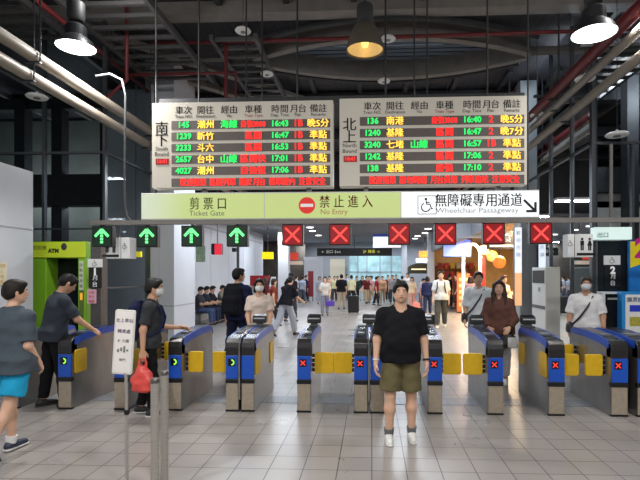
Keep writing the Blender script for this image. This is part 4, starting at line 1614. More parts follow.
for u0, u1, um, lab, vv in ((106, 130, 121, 'white cube pictogram sign hanging past the platform 1 sign', (237.5, 258.5)), (568, 593, 574.5, 'white cube restroom sign hanging beside the glazing corner', (234, 257))):
    t, hw, hh = panel('pictogram_sign', lab, 'sign', u0, u1, vv[0], vv[1], 6.68, SIGNW, .18)
    t['group'] = 'hanging pictogram signs'
    xm = gx(um, 6.68) - t.location.x
    b = MB()
    k1_ = 1 if um > 300 else -1
    person_icon(b, xm + k1_ * .10, .02, .17)
    person_icon(b, xm + k1_ * .20, .02, .17, skirt=True)
    b.box(xm - .003, xm + .003, -.004, -.001, -hh, hh)
    b.build('pictograms', BLACKW, t)
    b = MB().box(min(xm + k1_ * .03, xm + k1_ * .27), max(xm + k1_ * .03, xm + k1_ * .27), -.004, -.001, -hh + .02, -hh + .055)
    b.build('caption_bar', BLACKW, t)
    wheelchair(t, xm - k1_ * .055, .03, .08, BLACKW, -.004)
    MB().tube([(0, .04, hh), (0, .04, zr - t.location.z)], .012, 6).build('hanger_rod', GREYM, t)
    MB().box(-.02, .02, -.17, .06, zr - t.location.z - .015, zr - t.location.z + .015).build('hanger_arm', GREYM, t)
t, hw, hh = panel('exit_sign', 'little glowing yellow sign beyond the pictogram cube', 'sign', 129.5, 141, 251.5, 257, 9.6, mat('yellow_lit', (240, 224, 40), .5, emit=(246, 230, 40), estr=.8), .05)
MB().tube([(0, .03, hh), (0, .03, 6.2 - t.location.z)], .01, 6).build('hanger_rod', GREYM, t)

# right-hand side: header sign, platform two, kiosk boards, air conditioner
yq = 8.05
t, hw, hh = panel('header_sign', 'pale teal lit header sign over the platform two doorway', 'sign', 595, 632, 227, 239.5, yq, mat('teal_white_lit', (206, 226, 222), .4, noise=.08, nscale=3, emit=(206, 230, 224), estr=.72), .16)
text('出口', .10, BLACKW, t, (-.17, -.004, -.03), bold=.002)
MB().box(-.02, .02, .06, .1, hh, 3.85 - t.location.z).build('bracket', GREYM, t)
dd = thing('door_panel', 'dark glass doorway panel behind the platform 2 sign', 'door', (gx(614, YG - .1), YG - .1, 0))
MB().box(-.27, .27, 0, .05, 0, at(614, 241, YG - .1).z).build('leaf', mat('dark_glass_door', (34, 40, 42), .12), dd)
MB().box(-.29, -.27, -.01, .06, 0, at(614, 241, YG - .1).z).box(.27, .29, -.01, .06, 0, at(614, 241, YG - .1).z).build('frame', STEEL_D, dd)
t, hw, hh = panel('platform_sign', 'black platform 2 sign on the dark doorway', 'sign', 604.5, 621, 265, 287, YG - .122, SIGNK)
text('2', .16, WHITEW, t, (0, -.004, hh - .09), bold=.008)
text('月', .10, WHITEW, t, (0, -.004, -.01))
text('台', .10, WHITEW, t, (0, -.004, -.115))
t, hw, hh = panel('elevator_sign', 'white lift symbol sign on the dark doorway under the teal header', 'sign', 604, 620.5, 255.5, 264.8, YG - .122, SIGNW)
wheelchair(t, 0, 0, .11, GREYW, -.004)
t, hw, hh = panel('display_cabinet', 'white framed black glass cabinet under the platform 2 sign', 'cabinet', 604, 621, 292, 345, 7.75, mat('cabinet_white', (216, 220, 224), .4), .25)
t.location.z = 0
hz = at(612, 292, 7.75).z
for o in list(t.children):
    bpy.data.objects.remove(o)
MB().box(-hw, hw, 0, .25, 0, hz).build('case', mat('cabinet_white', (216, 220, 224), .4), t, bevel=.006)
MB().box(-hw + .02, hw - .01, -.008, .0, .3, hz - .03).build('glass_front', mat('black_glass', (14, 14, 18), .1), t)
b = MB().box(-hw + .05, hw - .05, -.012, -.008, hz - .12, hz - .09)
b.build('handle', STEEL, t)
a, b_ = at(622, 292, 7.6), at(650, 292, 7.6)
t = thing('info_kiosk', 'bright blue kiosk with a white notice by the picture edge', 'kiosk', (a.x, 7.6, 0))
w = b_.x - a.x
MB().box(0, w, 0, .3, 0, a.z).build('body', mat('bright_blue', (40, 140, 212), .4, noise=.04), t, bevel=.01)
nt_ = MB().box(.05, .33, -.008, 0, a.z - .62, a.z - .04).build('notice', mat('notice_white', (232, 232, 230), .6, noise=.02), t)
text('購票機', .085, BLUEP, nt_, (.19, -.011, a.z - .12), bold=.002)
MB().box(.11, .27, -.011, -.006, a.z - .30, a.z - .20).build('blue_block', mat('print_blue', (40, 60, 200), .5), nt_)
MB().box(.11, .27, -.011, -.006, a.z - .52, a.z - .38).build('yellow_block', mat('print_olive', (180, 170, 70), .5, noise=.3, nscale=40), nt_)
a, b_ = at(629.5, 241, 8.0), at(665, 241, 8.0)
t = thing('banner', 'yellow and blue poster board with a big magenta 2', 'poster', (a.x, 8.0, 0))
w = b_.x - a.x
zt_ = a.z
zs0, zs1 = at(630, 268, 8).z, at(645, 262, 8).z
MB().box(0, w, 0, .06, 0, zt_).build('board', mat('poster_blue', (24, 120, 204), .5, noise=.04), t)
MB().prism([(.01, zs0), (w - .01, zs1 + .1), (w - .01, zt_ - .01), (.01, zt_ - .01)], 'y', -.004, .002).build('yellow_field', mat('poster_yellow', (240, 220, 30), .5, noise=.03), t)
text('2', .42, mat('magenta_print', (200, 30, 140), .5), t, (.19, -.007, at(638, 249, 8).z), bold=.02)

ya0, ya1 = 9.0, 9.75
xa0, xa1 = gx(545.5, ya0), gx(560.5, ya0)
hA = at(550, 267, ya0).z
t = thing('air_conditioner', 'tall white floor-standing air conditioner with dark vent', 'air conditioner', (xa0, ya0, 0))
MB().box(0, xa1 - xa0, 0, ya1 - ya0, .04, hA).build('body', mat('ac_white', (216, 216, 210), .4, 0, .02), t, bevel=.015)
MB().box(-.008, .002, .06, ya1 - ya0 - .06, hA - .30, hA - .06).build('air_outlet', BLACKP, t)
MB().box(-.008, .002, .03, ya1 - ya0 - .03, hA - .78, hA - .72).build('intake_slot', mat('slot_grey', (90, 90, 92), .5), t)
MB().box(-.006, .002, .28, .38, hA - .46, hA - .38).build('control_panel', mat('ctrl_grey', (150, 150, 152), .4), t)
MB().box(.01, xa1 - xa0 - .01, .01, ya1 - ya0 - .01, 0, .04).build('plinth', DARKM, t)
# light box on the shop column
yb_ = 11.5
a, b_ = at(514.5, 306, yb_), at(522, 227, yb_)
t = thing('column_light_box', 'tall glowing white and orange light box on the grey column', 'sign', ((a.x + b_.x) / 2, yb_, a.z))
hw = (b_.x - a.x) / 2
zz = b_.z - a.z
MB().box(-hw, hw, 0, .12, 0, zz).build('casing', STEEL_D, t)
MB().box(-hw + .008, hw - .008, -.01, 0, zz * .42, zz - .01).build('white_panel', mat('lb_white', (236, 240, 246), .4, emit=(236, 240, 250), estr=.95), t)
MB().box(-hw + .008, hw - .008, -.01, 0, .01, zz * .42).build('orange_panel', mat('lb_orange', (250, 190, 140), .4, noise=.1, nscale=4, emit=(250, 186, 132), estr=.85), t)
for i, ch in enumerate('歡迎光臨'):
    text(ch, .11, mat('pale_blue_print', (120, 140, 190), .5), t, (0, -.012, zz - .14 - .17 * i))

# ------------------------------------------------------------------ the warm shop
t = thing('television', 'blue glowing screen hung in the orange shop', 'television', tuple(at(457, 248, 21)))
MB().box(-.62, .62, 0, .06, -.40, .40).build('casing', BLACKP, t)
MB().box(-.58, .58, -.008, 0, -.36, .36).build('screen', mat('tv_blue', (90, 110, 220), .4, noise=.6, nscale=2.2, emit=(120, 140, 235), estr=.9), t)
MB().tube([(0, .03, .4), (0, .03, 3.35 - t.location.z)], .03, 8).build('mount', DARKM, t)
ys = 22.0
p = at(463.5, 275, ys)
t = thing('menu_stand', 'tall glowing orange-red menu stand at the shop entrance', 'sign', (p.x, ys, 0))
MB().box(-.28, .28, 0, .10, .05, p.z + .06).build('panel', mat('menu_orange', (232, 112, 60), .5, noise=.15, nscale=3, emit=(236, 110, 56), estr=.6), t)
for i in range(5):
    MB().box(-.2, .2, -.008, 0, .3 + .28 * i, .46 + .28 * i).build('menu_picture', mat('menu_pale', (246, 190, 140), .5, noise=.35, nscale=12, emit=(246, 180, 130), estr=.4), t)
MB().box(-.3, .3, -.08, .18, 0, .05).build('foot', DARKM, t)
p = at(472, 288, 21.0)
t = thing('arch_panel', 'white arch with red edge in front of the shop', 'decoration', (p.x, 21.0, 0))
arc = [(.42 * math.cos(a), 2.55 + .55 * math.sin(a)) for a in np.linspace(0, math.pi, 15)]
ins = [(.30 * math.cos(a), 2.55 + .42 * math.sin(a)) for a in np.linspace(math.pi, 0, 15)]
MB().prism([(.42, 0)] + arc + [(-.42, 0), (-.30, 0)] + ins + [(.30, 0)], 'y', 0, .12).build('arch', mat('arch_white', (236, 226, 214), .5), t)
MB().box(.44, .56, .0, .1, 0, 3.1).build('red_edge', mat('arch_red', (190, 40, 44), .5), t)
MB().box(-.26, .26, .05, .09, .1, 1.2).build('arch_panel_dark', mat('arch_brown', (110, 70, 50), .5), t)
WOOD = mat('shop_wood', (150, 92, 48), .5, 0, .25, 6, stretch=(1, 1, .2))
tw = thing('shop_counter', 'long wooden shop counter beneath the warm lights', 'counter', (5.6, 18, 0))
MB().box(-.35, .35, -3.5, 5.5, 0, .95).build('front', WOOD, tw)
MB().box(-.42, .42, -3.6, 5.6, .95, 1.0).build('worktop', mat('counter_top', (224, 190, 140), .35), tw)
sh = thing('shop_shelf', 'tall wooden shop shelf at the far orange wall', 'shelf', (4.6, 26.6, 0))
MB().box(-1.1, 1.1, .35, .4, 0, 2.2).build('back', WOOD, sh)
for i in range(5):
    MB().box(-1.1, 1.1, 0, .36, .1 + .48 * i, .14 + .48 * i).build('shelf_board', WOOD, sh)
for i in range(4):
    for j in range(6):
        c_ = [(200, 60, 40), (236, 190, 70), (230, 220, 200), (160, 40, 50)][(i + j) % 4]
        tag(MB().box(-.12, .12, -.1, .1, 0, .30).build('gift_box', mat('gift_%d' % ((i + j) % 4), c_, .5), loc=(3.75 + .34 * j, 26.75, .14 + .48 * (i + 1)), bevel=.01),
            'packed %s gift box on the tall shelf of the shop, %s' % (['red', 'amber', 'cream', 'crimson'][(i + j) % 4], ['low row', 'second row', 'third row', 'top row'][i]), 'box', 'gift boxes on the shop shelf')
for i, (u, v, Y, lab) in enumerate(((499.5, 262, 17, 'orange lantern'), (492, 256, 19, 'amber lantern'), (484, 250, 21, 'pale lantern'))):
    p = at(u, v, Y)
    t = thing('lantern', ['round orange lantern hanging nearest the light box column', 'round amber lantern in the middle of the shop', 'round pale lantern next to the white arch'][i], 'lantern', tuple(p), group='shop lanterns')
    col = [(236, 110, 40), (246, 190, 90), (250, 226, 170)][i]
    MB().ball((0, 0, 0), (.22, .22, .22), 16, 10).build('shade', mat('lantern_%d' % i, col, .5, emit=col, estr=.9), t, smooth=True)
    MB().tube([(0, 0, .2), (0, 0, 3.35 - p.z)], .012, 6).build('cord', DARKM, t)
p = at(502, 240, 14)
t = thing('shop_sign', 'dark shop fascia sign with white lettering', 'sign', tuple(p))
MB().box(-.42, .42, 0, .08, -.26, .26).build('board', mat('fascia_dark', (70, 58, 54), .5), t)
text('美食', .30, WHITEW, t, (0, -.006, .06), bold=.006)
MB().box(-.35, .35, -.006, .0, -.2, -.14).build('white_line', WHITEW, t)
MB().box(-.02, .02, .02, .06, .26, 4.1 - p.z).build('bracket', DARKM, t)
p = at(474, 231, 16)
t = thing('fascia_screen', 'pale grey fascia board above the shop entrance', 'sign', tuple(p))
MB().box(-1.0, .45, 0, .1, -.22, .26).build('board', mat('fascia_pale', (150, 158, 172), .5, emit=(150, 158, 176), estr=.2), t)
MB().box(-.02, .02, .02, .06, .26, 3.36 - p.z).build('bracket', DARKM, t)

# ------------------------------------------------------------------ far end of the hall
def far_panel(name, label, cat, u0, u1, v0, v1, Y, m, dep=.1, hang=True, floor=False):
    t, hw, hh = panel(name, label, cat, u0, u1, v0, v1, Y, m, dep)
    if hang:
        MB().tube([(0, dep / 2, hh), (0, dep / 2, 4.06 - t.location.z)], .02, 6).build('hanger_rod', DARKM, t)
    return t, hw, hh


t, hw, hh = far_panel('direction_sign', 'long black direction sign with white and yellow writing', 'sign', 317, 392, 248, 256, 28, SIGNK)
text('← 出口 Exit', .22, WHITEW, t, (-hw * .62, -.006, .02))
text('2F 轉乘 →', .22, mat('yellow_print', (230, 230, 60), .5, emit=(230, 230, 60), estr=.5), t, (hw * .45, -.006, .02))
t, hw, hh = far_panel('light_box', 'white lit box with a blue strip past the black direction sign', 'sign', 373, 401, 234, 247.5, 26, mat('lb2_white', (232, 234, 240), .4, emit=(232, 236, 246), estr=.85))
MB().box(-hw, hw, -.01, 0, hh - .14, hh).build('blue_strip', mat('lb2_blue', (40, 60, 160), .5, emit=(40, 60, 160), estr=.4), t)
t, hw, hh = far_panel('yellow_sign', 'bright yellow lit sign beside the white pillar', 'sign', 262, 273, 252, 259, 23.5, mat('yellow_lit2', (246, 226, 20), .5, emit=(250, 228, 10), estr=.9))
t, hw, hh = far_panel('red_sign', 'red stall sign next to the white pillar', 'sign', 288, 298, 252.5, 260, 27, mat('red_lit', (206, 60, 40), .5, emit=(206, 56, 36), estr=.5))
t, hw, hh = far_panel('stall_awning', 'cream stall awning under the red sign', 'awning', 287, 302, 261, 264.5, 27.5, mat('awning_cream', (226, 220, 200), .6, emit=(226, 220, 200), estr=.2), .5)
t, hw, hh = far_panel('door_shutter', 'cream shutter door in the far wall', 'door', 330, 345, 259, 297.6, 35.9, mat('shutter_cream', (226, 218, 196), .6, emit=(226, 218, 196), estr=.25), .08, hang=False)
t, hw, hh = far_panel('glass_front', 'pale blue lit glass shop front at the far end', 'shop front', 349, 402, 256, 298.6, 34.5, mat('front_glass', (150, 184, 190), .2, noise=.4, nscale=1.6, emit=(150, 190, 196), estr=.45), .1, hang=False)
b = MB()
for u in (349, 358, 367, 380, 391, 402):
    x = gx(u, 34.5) - t.location.x
    b.box(x - .04, x + .04, -.06, 0, -hh, hh)
b.box(-hw, hw, -.06, 0, .35, .43)
b.build('mullions', mat('front_mullion', (160, 170, 178), .4), t)
t, hw, hh = far_panel('orange_sign', 'orange and yellow stall sign at the far end', 'sign', 419, 433, 251, 257.5, 30, mat('orange_lit', (240, 130, 40), .5, noise=.4, nscale=3, emit=(245, 130, 30), estr=.8))
t, hw, hh = far_panel('stall_light', 'white-green strip light under the orange stall sign', 'light', 416, 433, 258.5, 262.5, 30, mat('strip_lit', (220, 236, 214), .5, emit=(220, 240, 214), estr=.7))
p = at(421, 268, 30.5)
t = thing('stall_canopy', 'dark olive curved stall canopy under the strip light', 'canopy', tuple(p))
MB().prism([(-.78 + .0, -.35)] + [(.78 * math.cos(a), .30 * math.sin(a)) for a in np.linspace(math.pi, 0, 13)] + [(.78, -.35)], 'y', 0, .8).build('canopy', mat('olive_canopy', (70, 66, 50), .7), t)
MB().box(-.76, -.70, .3, .4, -p.z, -.3).box(.70, .76, .3, .4, -p.z, -.3).build('post', DARKM, t)
MB().box(-.6, .3, -.03, .02, -.12, -.04).build('lamp_strip', mat('warm_strip', (250, 230, 190), .5, emit=(255, 236, 190), estr=1.2), t)
t, hw, hh = far_panel('red_board', 'dark red display board on the far floor', 'board', 308, 313.5, 270, 287, 31, mat('dark_red_board', (120, 22, 34), .6), .08, hang=False)
t.location.z = 0
for o in list(t.children):
    bpy.data.objects.remove(o)
MB().box(-.17, .17, 0, .06, .3, 1.95).build('board', mat('dark_red_board', (120, 22, 34), .6), t)
MB().box(-.15, -.11, 0, .06, 0, .3).box(.11, .15, 0, .06, 0, .3).build('leg', DARKM, t)
# red counter by the long wall
yr = 20.0
a, b_ = at(250, 275, yr), at(268, 275, yr)
t = thing('red_counter', 'dark red stall counter with sloping ends by the long wall', 'counter', ((a.x + b_.x) / 2, yr, 0))
w = (b_.x - a.x) / 2
MB().prism([(-w, 1.68), (w, 1.68), (w - .16, 1.25), (-w, 1.25)], 'y', 0, .5).build('red_top', mat('counter_red', (150, 24, 30), .5), t)
MB().box(-w + .05, w - .22, .05, .45, 0, 1.25).build('base', mat('counter_base', (170, 170, 172), .5), t)
a = at(271, 280, 21)
t = thing('white_stand', 'white leaning advertising stand beside the red counter', 'sign', (a.x, 21, 0))
MB().prism([(-.30, .1), (.20, .1), (.20, 1.62), (.0, 1.62)], 'y', 0, .08).build('panel', WHITEP, t)
MB().box(.05, .17, -.01, 0, .9, 1.4).build('picture', mat('stand_print', (70, 80, 90), .5), t)
MB().box(-.3, .2, -.1, .2, 0, .1).build('foot', STEEL_D, t)
# fittings on the long white wall
yf = 17.5
t, hw, hh = far_panel('wall_notice_sign', 'small green and white hanging sign before the long wall', 'sign', 196, 205, 246, 262, 16.3, mat('sign_greenish', (150, 170, 140), .5, noise=.3, nscale=9), .06, hang=False)
MB().tube([(0, .03, hh), (0, .03, 6.3 - t.location.z)], .01, 6).build('hanger_rod', GREYM, t)
p = at(216.5, 249, 15.5)
t = thing('clock_box', 'dark hanging box with a glowing red face', 'sign', tuple(p))
MB().box(-.18, .16, 0, .2, -.18, .18).build('case', BLACKP, t, bevel=.02)
MB().prism(rrect(-.06, .18, -.19, .17, .05), 'y', -.02, .0).build('red_face', mat('red_face', (220, 50, 70), .5, emit=(225, 40, 60), estr=.7), t)
MB().tube([(0, .1, .18), (0, .1, 6.3 - p.z)], .02, 6).build('hanger_rod', GREYM, t)
p = at(234.5, 250, 15.5)
t = thing('camera_box', 'small black camera box on the dark pole', 'camera', tuple(p))
MB().box(-.07, .05, -.05, .12, -.06, .07).build('case', BLACKP, t)
MB().box(.04, .13, -.02, .03, -.02, .02).build('arm', DARKM, t)
MB().tube([(-.01, -.05, .0), (-.01, -.08, .0)], .035, 12).build('lens', mat('lens_dark', (30, 34, 44), .1), t)
p = at(238, 286, 15.5)
t = thing('dark_pole', 'thin dark pole standing behind the man with the backpack', 'pole', (p.x, 15.5, 0))
MB().tube([(0, 0, 0), (0, 0, 6.3)], .045, 10).build('pole', DARKM, t)
# round downlights in the low ceiling
for i, (u, v) in enumerate(((428, 229.5), (425, 233.5), (417.5, 236.5), (415, 239), (312.5, 231), (318.5, 235.5), (310, 227.5))):
    Y = min(34, (4.03 - CAMH) * F / (PV - v))
    p = at(u, v, Y)
    lab = ['nearest the screen side', 'second in the slanting row', 'third in the slanting row', 'farthest in the slanting row', 'over the black direction sign', 'closest to the black direction sign', 'nearest the red signals'][i]
    tag(MB().lathe([(0, -.02), (.16, -.02), (.18, 0), (0, 0)], 16).build('downlight', mat('downlight_white', (255, 255, 255), .5, emit=(250, 252, 255), estr=5), loc=(p.x, p.y, 4.05)), 'round white downlight in the low ceiling, ' + lab, 'ceiling lamp', 'round downlights')
# waiting bench by the long wall
xb_, yb0 = -5.92, 16.05
t = thing('waiting_bench', 'black metal waiting bench along the long white wall', 'bench', (xb_, yb0, 0))
for i in range(5):
    MB().box(-.22, .22, i * .58, i * .58 + .5, .40, .44).build('seat', BLACKP, t, bevel=.01)
    MB().box(-.26, -.22, i * .58, i * .58 + .5, .46, .85).build('backrest', BLACKP, t, bevel=.01)
MB().box(-.03, .03, 0, 2.85, .34, .40).build('beam', STEEL_D, t)
for y in (.3, 2.5):
    MB().box(-.25, .25, y - .03, y + .03, 0, .04).box(-.03, .03, y - .03, y + .03, .04, .34).build('leg', STEEL_D, t)


# ------------------------------------------------------------------ people near the gates
SKIN = (216, 174, 148)
SKIN2 = (204, 158, 130)
BLK = (22, 20, 20)
D = dict(res=.0095, det=True)

p = ground(400.5, 440)
man = person('heavy-set man in black t-shirt and olive shorts walking out of the gates', (p.x, p.y), H=1.60, yaw=2, legs=((7, 10, 3, 0), (-1, 4, 3, 0)), arms=((3, 13, 12, 4), (3, 13, 12, 4)),
             skin=SKIN, hair=('short', BLK), top=dict(color=(21, 22, 28), sleeve=.80, hem=-.10, loose=.026, flare=.0), bottom=dict(color=(104, 96, 68), length=.90, loose=.026),
             shoes=((222, 222, 220), (236, 236, 234)), socks=(112, 114, 116), fat=1.15, belly=.03, **D)
w = man['wrist'][1]
def wristband(label, name, cat, who, side, m, r=.033, wd=.02, off=.03):
    c = who['wrist'][side] - who['fdir'][side] * off
    f = who['fdir'][side]
    t = thing(name, label, cat, tuple(who['world'](c)), who['root'].rotation_euler.z)
    MB().tube([tuple(-f * wd / 2), tuple(f * wd / 2)], r, 18, caps=True).build('strap', m, t, smooth=True)
    return t
wt = wristband('dark wristwatch on the wrist of the man in black', 'wristwatch', 'watch', man, 1, BLACKP, .035)
MB().box(.030, .040, -.018, .018, -.018, .018).build('watch_face', mat('watch_face', (50, 54, 60), .2), wt)
wb = wristband('pale bracelet on the wrist of the man in black', 'bracelet', 'bracelet', man, 0, WHITEP, .035, .012)

p = ground(10, 457)
teen = person('young man in grey t-shirt and bright blue shorts stepping past', (at(13, 300, 4.42).x, 4.42), H=1.61, yaw=172, legs=((-14, 16, -4, 34), (10, 6, 3, 0)), arms=((-4, 5, 44, -6), (-10, 8, 18, 2)),
              skin=SKIN, hair=('short', (26, 20, 18)), top=dict(color=(74, 84, 94), sleeve=.85, hem=-.14, loose=.036, flare=.03), bottom=dict(color=(36, 158, 204), length=.78, loose=.035),
              shoes=((44, 52, 74), (226, 226, 226)), socks=(230, 230, 230), fat=.97, head=(2, -32), **D)
p = ground(39, 411)
mang = person('man in dark grey polo and black trousers looking down at the gate', (p.x + .03, 6.08), H=1.70, yaw=142, lean=10, legs=((8, 4, 2, 0), (-4, 4, 2, 0)), arms=((30, 8, 22, 2), (5, 8, 12, 2)),
              skin=SKIN2, hair=('short', BLK), top=dict(color=(54, 60, 70), sleeve=.85, hem=-.12, loose=.028, collar=(54, 60, 70)), bottom=dict(color=(20, 20, 24), length=1.95, loose=.016), shoes=((40, 34, 34), (60, 58, 56)), fat=1.05, head=(24, -8), **D)
p = ground(146, 417)
manb = person('man in dark grey tee with mask, navy backpack and red bag', (p.x, 5.76), H=1.62, yaw=108, lean=3, legs=((5, 4, 1, 0), (-5, 6, 1, 0)), arms=((-14, 8, 14, 4), (16, 6, 70, -4)),
              skin=SKIN2, hair=('short', BLK), mask=(214, 216, 218), top=dict(color=(54, 56, 60), sleeve=.75, hem=-.10, loose=.024), bottom=dict(color=(20, 20, 23), length=1.95, loose=.014), shoes=((40, 40, 44), (220, 220, 220)), fat=.98, **D)
backpack('navy backpack worn by the man with the red bag', manb, (30, 36, 66), w=.15, h=.44)
# red plastic bag in his hand
hw_ = manb['world'](manb['wrist'][0] + manb['fdir'][0] * .085)
t = thing('plastic_bag', 'bulging red plastic carrier bag held by the masked man', 'bag', tuple(hw_))
A = Fld(.05)
A.loft((0, 0, -.40), np.eye(3), [(-.0, .07, .05, 0), (.03, .125, .075, 0), (.12, .14, .085, 0), (.20, .115, .07, 0), (.27, .07, .045, 0), (.31, .04, .03, 0)])
np_obj('sack', [A.mesh(.009, .006, 5)], mat('red_plastic', (232, 84, 78), .35, noise=.12, nscale=12, bump=.5), t)
for s_ in (-1, 1):
    MB().tube([(s_ * .03, 0, -.11), (s_ * .045, .0, -.06), (s_ * .03, .0, -.01), (0, 0, .006)], [.022, .014, .010, .010], 8).build('handle', mat('red_plastic', (232, 84, 78), .35), t, smooth=True)

p = at(238, 300, 8.6)
manl = person('man in navy shirt with a black backpack walking away past the gates', (p.x, 8.6), H=1.79, yaw=165, legs=((12, 6, 2, 0), (-8, 10, 2, 0)), arms=((8, 8, 20, 2), (-4, 8, 15, 2)), skin=SKIN2, hair=('short', BLK),
              top=dict(color=(30, 36, 66), sleeve=.8, hem=-.10, loose=.026), bottom=dict(color=(28, 32, 58), length=1.95, loose=.016), shoes=((30, 30, 34), (60, 60, 60)), fat=1.10, head=(0, -35), **D)
backpack('black backpack on the man in navy walking away', manl, (24, 26, 34), w=.165, h=.46, d=.12)
p = at(259.5, 300, 7.85)
person('woman in cream short-sleeved shirt and white mask at the double gate', (p.x, 7.85), H=1.60, yaw=11, legs=((6, 4, 1, 0), (-6, 8, 1, 0)), arms=((14, 8, 40, -8), (14, 8, 40, -8)), skin=SKIN, hair=('bob', BLK), mask=(236, 238, 242),
       top=dict(color=(226, 208, 196), sleeve=.72, hem=-.10, loose=.03, collar=(226, 208, 196)), bottom=dict(color=(70, 60, 60), length=1.9, loose=.016), shoes=((40, 40, 42), (80, 80, 80)), fem=True, **D)
p = at(499, 300, 7.5)
person('long-haired woman in brown jacket waiting at the closed gate', (p.x, 7.5), H=1.58, yaw=-15, legs=((5, 4, 1, 0), (-6, 8, 1, 0)), arms=((12, 14, 45, -18), (10, 14, 50, -18)), skin=SKIN, hair=('long', (52, 32, 26)),
       top=dict(color=(98, 66, 58), sleeve=1.93, hem=-.10, loose=.045, flare=.04, name='jacket', collar=(88, 60, 52)), bottom=dict(color=(206, 206, 210), length=1.85, loose=.03), shoes=((232, 230, 226), (240, 240, 240)), fem=True, fat=1.05, **D)
t = thing('handbag', 'black and white handbag held by the woman in brown', 'bag', tuple(at(508, 341, 7.28)))
A = Fld(.03).loft((0, 0, -.10), np.eye(3), [(0, .13, .05, 0), (.06, .14, .06, 0), (.16, .12, .05, 0), (.20, .08, .03, 0)])
np_obj('pouch', [A.mesh(.010, .002)], cmat((30, 30, 34), 'leather'), t)
MB().prism(rrect(-.02, .11, -.09, .06, .02), 'y', -.072, -.05).build('white_flap', cmat((226, 226, 228), 'leather'), t)
MB().tube([(-.07, 0, .08), (-.04, .0, .17), (.03, .0, .17), (.07, 0, .08)], .009, 8).build('handle', cmat((30, 30, 34), 'leather'), t, smooth=True)
pw_ = at(478.5, 300, 8.9)
ww = person('person in white shirt with dark shoulder strap behind the woman in brown', (pw_.x, 8.9), H=1.72, yaw=-12, legs=((4, 4, 1, 0), (-6, 8, 1, 0)), arms=((6, 10, 20, 2), (6, 10, 30, -4)), skin=SKIN, hair=('short', (44, 30, 24)),
            top=dict(color=(220, 226, 232), sleeve=.95, hem=-.12, loose=.036), bottom=dict(color=(112, 136, 176), length=1.9, loose=.02), shoes=((220, 220, 220), (240, 240, 240)), fat=1.02, **D)


def sling(label, who, color, side=1, drop=.02):
    s, T = who['s'], who['T']
    t = thing('shoulder_bag', label, 'bag', tuple(who['world'](T((0, 0, 0)) * s)), who['root'].rotation_euler.z)
    o = T((0, 0, 0)) * s
    q = side
    pts = [(q * .11, .04, .485), (q * .09, -.08, .45), (q * .02, -.165, .30), (-q * .10, -.175, .12), (-q * .20, -.10, .0), (-q * .205, .08, .0), (-q * .06, .165, .20), (q * .08, .13, .42), (q * .11, .04, .485)]
    MB().tube([tuple(T(v) * s - o) for v in pts], .016 * s, 8).build('strap', cmat(color, 'leather'), t, smooth=True)
    A = Fld(.03).loft((-q * .245, -.02, -.14), np.eye(3), [(0, .05, .12, 0), (.04, .06, .14, 0), (.14, .055, .13, 0), (.18, .03, .10, 0)])
    np_obj('pouch', [A.mesh(.012)], cmat(color, 'leather'), t, s)
    return t


sling('dark sling bag across the white shirt behind the woman in brown', ww, (40, 40, 50), 1)
p = at(586, 300, 7.75)
mw = person('grey-haired man in white polo with mask standing behind the end gate', (p.x, 7.75), H=1.64, yaw=-20, legs=((2, 2, 2, 0), (-2, 2, 2, 0)), arms=((3, 12, 10, 2), (3, 12, 10, 2)), skin=SKIN2, hair=('short', (72, 66, 62)), mask=(232, 236, 242),
            top=dict(color=(226, 226, 228), sleeve=.85, hem=-.12, loose=.03, collar=(226, 226, 228)), bottom=dict(color=(50, 52, 60), length=1.95, loose=.016), shoes=((40, 40, 42), (80, 80, 80)), fat=1.10, **D)
sling('dark crossbody strap bag on the masked man in white', mw, (44, 40, 44), 0 or 1)
p = ground(441, 328)
m4 = person('young man in white t-shirt and grey trousers walking in from the shop', (p.x, p.y), H=1.80, yaw=-8, legs=((12, 6, 2, 0), (-10, 14, 2, 12)), arms=((6, 9, 16, 2), (-4, 9, 14, 2)), skin=SKIN, hair=('short', (40, 32, 28)),
            top=dict(color=(220, 220, 216), sleeve=.85, hem=-.10, loose=.034, flare=.03), bottom=dict(color=(84, 84, 80), length=1.95, loose=.026), shoes=((226, 226, 222), (240, 240, 240)), fat=.98, res=.013)
backpack('dark backpack whose straps show on the young man in white', m4, (40, 40, 44), w=.14, h=.40, d=.09)
p = ground(286, 336)
m5 = person('person in black top and grey trousers striding off, leaning over a bag', (p.x, p.y), H=1.70, yaw=150, lean=16, legs=((24, 12, 2, 0), (-22, 16, 2, 30)), arms=((25, 10, 40, 0), (20, 10, 60, 0)), skin=SKIN, hair=('tail', BLK),
            top=dict(color=(26, 26, 32), sleeve=.8, hem=-.08, loose=.03), bottom=dict(color=(170, 172, 182), length=1.92, loose=.032), shoes=((26, 26, 28), (40, 40, 40)), res=.013)
sling('black hip bag of the striding person in black top', m5, (24, 24, 28), -1)

# ------------------------------------------------------------------ the crowd farther down the hall
R2 = dict(res=.019)


def far(u, vfeet, label, H=1.64, yaw=0, top=(200, 200, 200), bot=(60, 60, 70), hair=('short', BLK), sl=.8, step=10, fem=False, kind=None, bl=1.92, skin=SKIN, arms=None, res=None, cap=None, fat=1.0, loose=.028, mask=None, lean=0, shoes=((60, 58, 58), (200, 200, 200))):
    p = ground(u, vfeet)
    if p.y > 32:
        p = at(u, vfeet, 32)
    bt = dict(color=bot, length=bl, loose=.022)
    if kind:
        bt['kind'] = kind
    return person(label, (p.x, p.y), H=H, yaw=yaw, lean=lean, legs=((step, step * .5, 2, 0), (-step * .8, step, 2, step * .6)), arms=arms or ((-step * .7, 8, 16, 2), (step * .8, 8, 20, 2)), skin=skin, hair=hair,
                  top=dict(color=top, sleeve=sl, hem=-.08, loose=loose), bottom=bt, shoes=shoes, fem=fem, cap=cap, fat=fat, mask=mask, res=res or (.019 if vfeet > 303 else .024), group='people walking in the far hall')


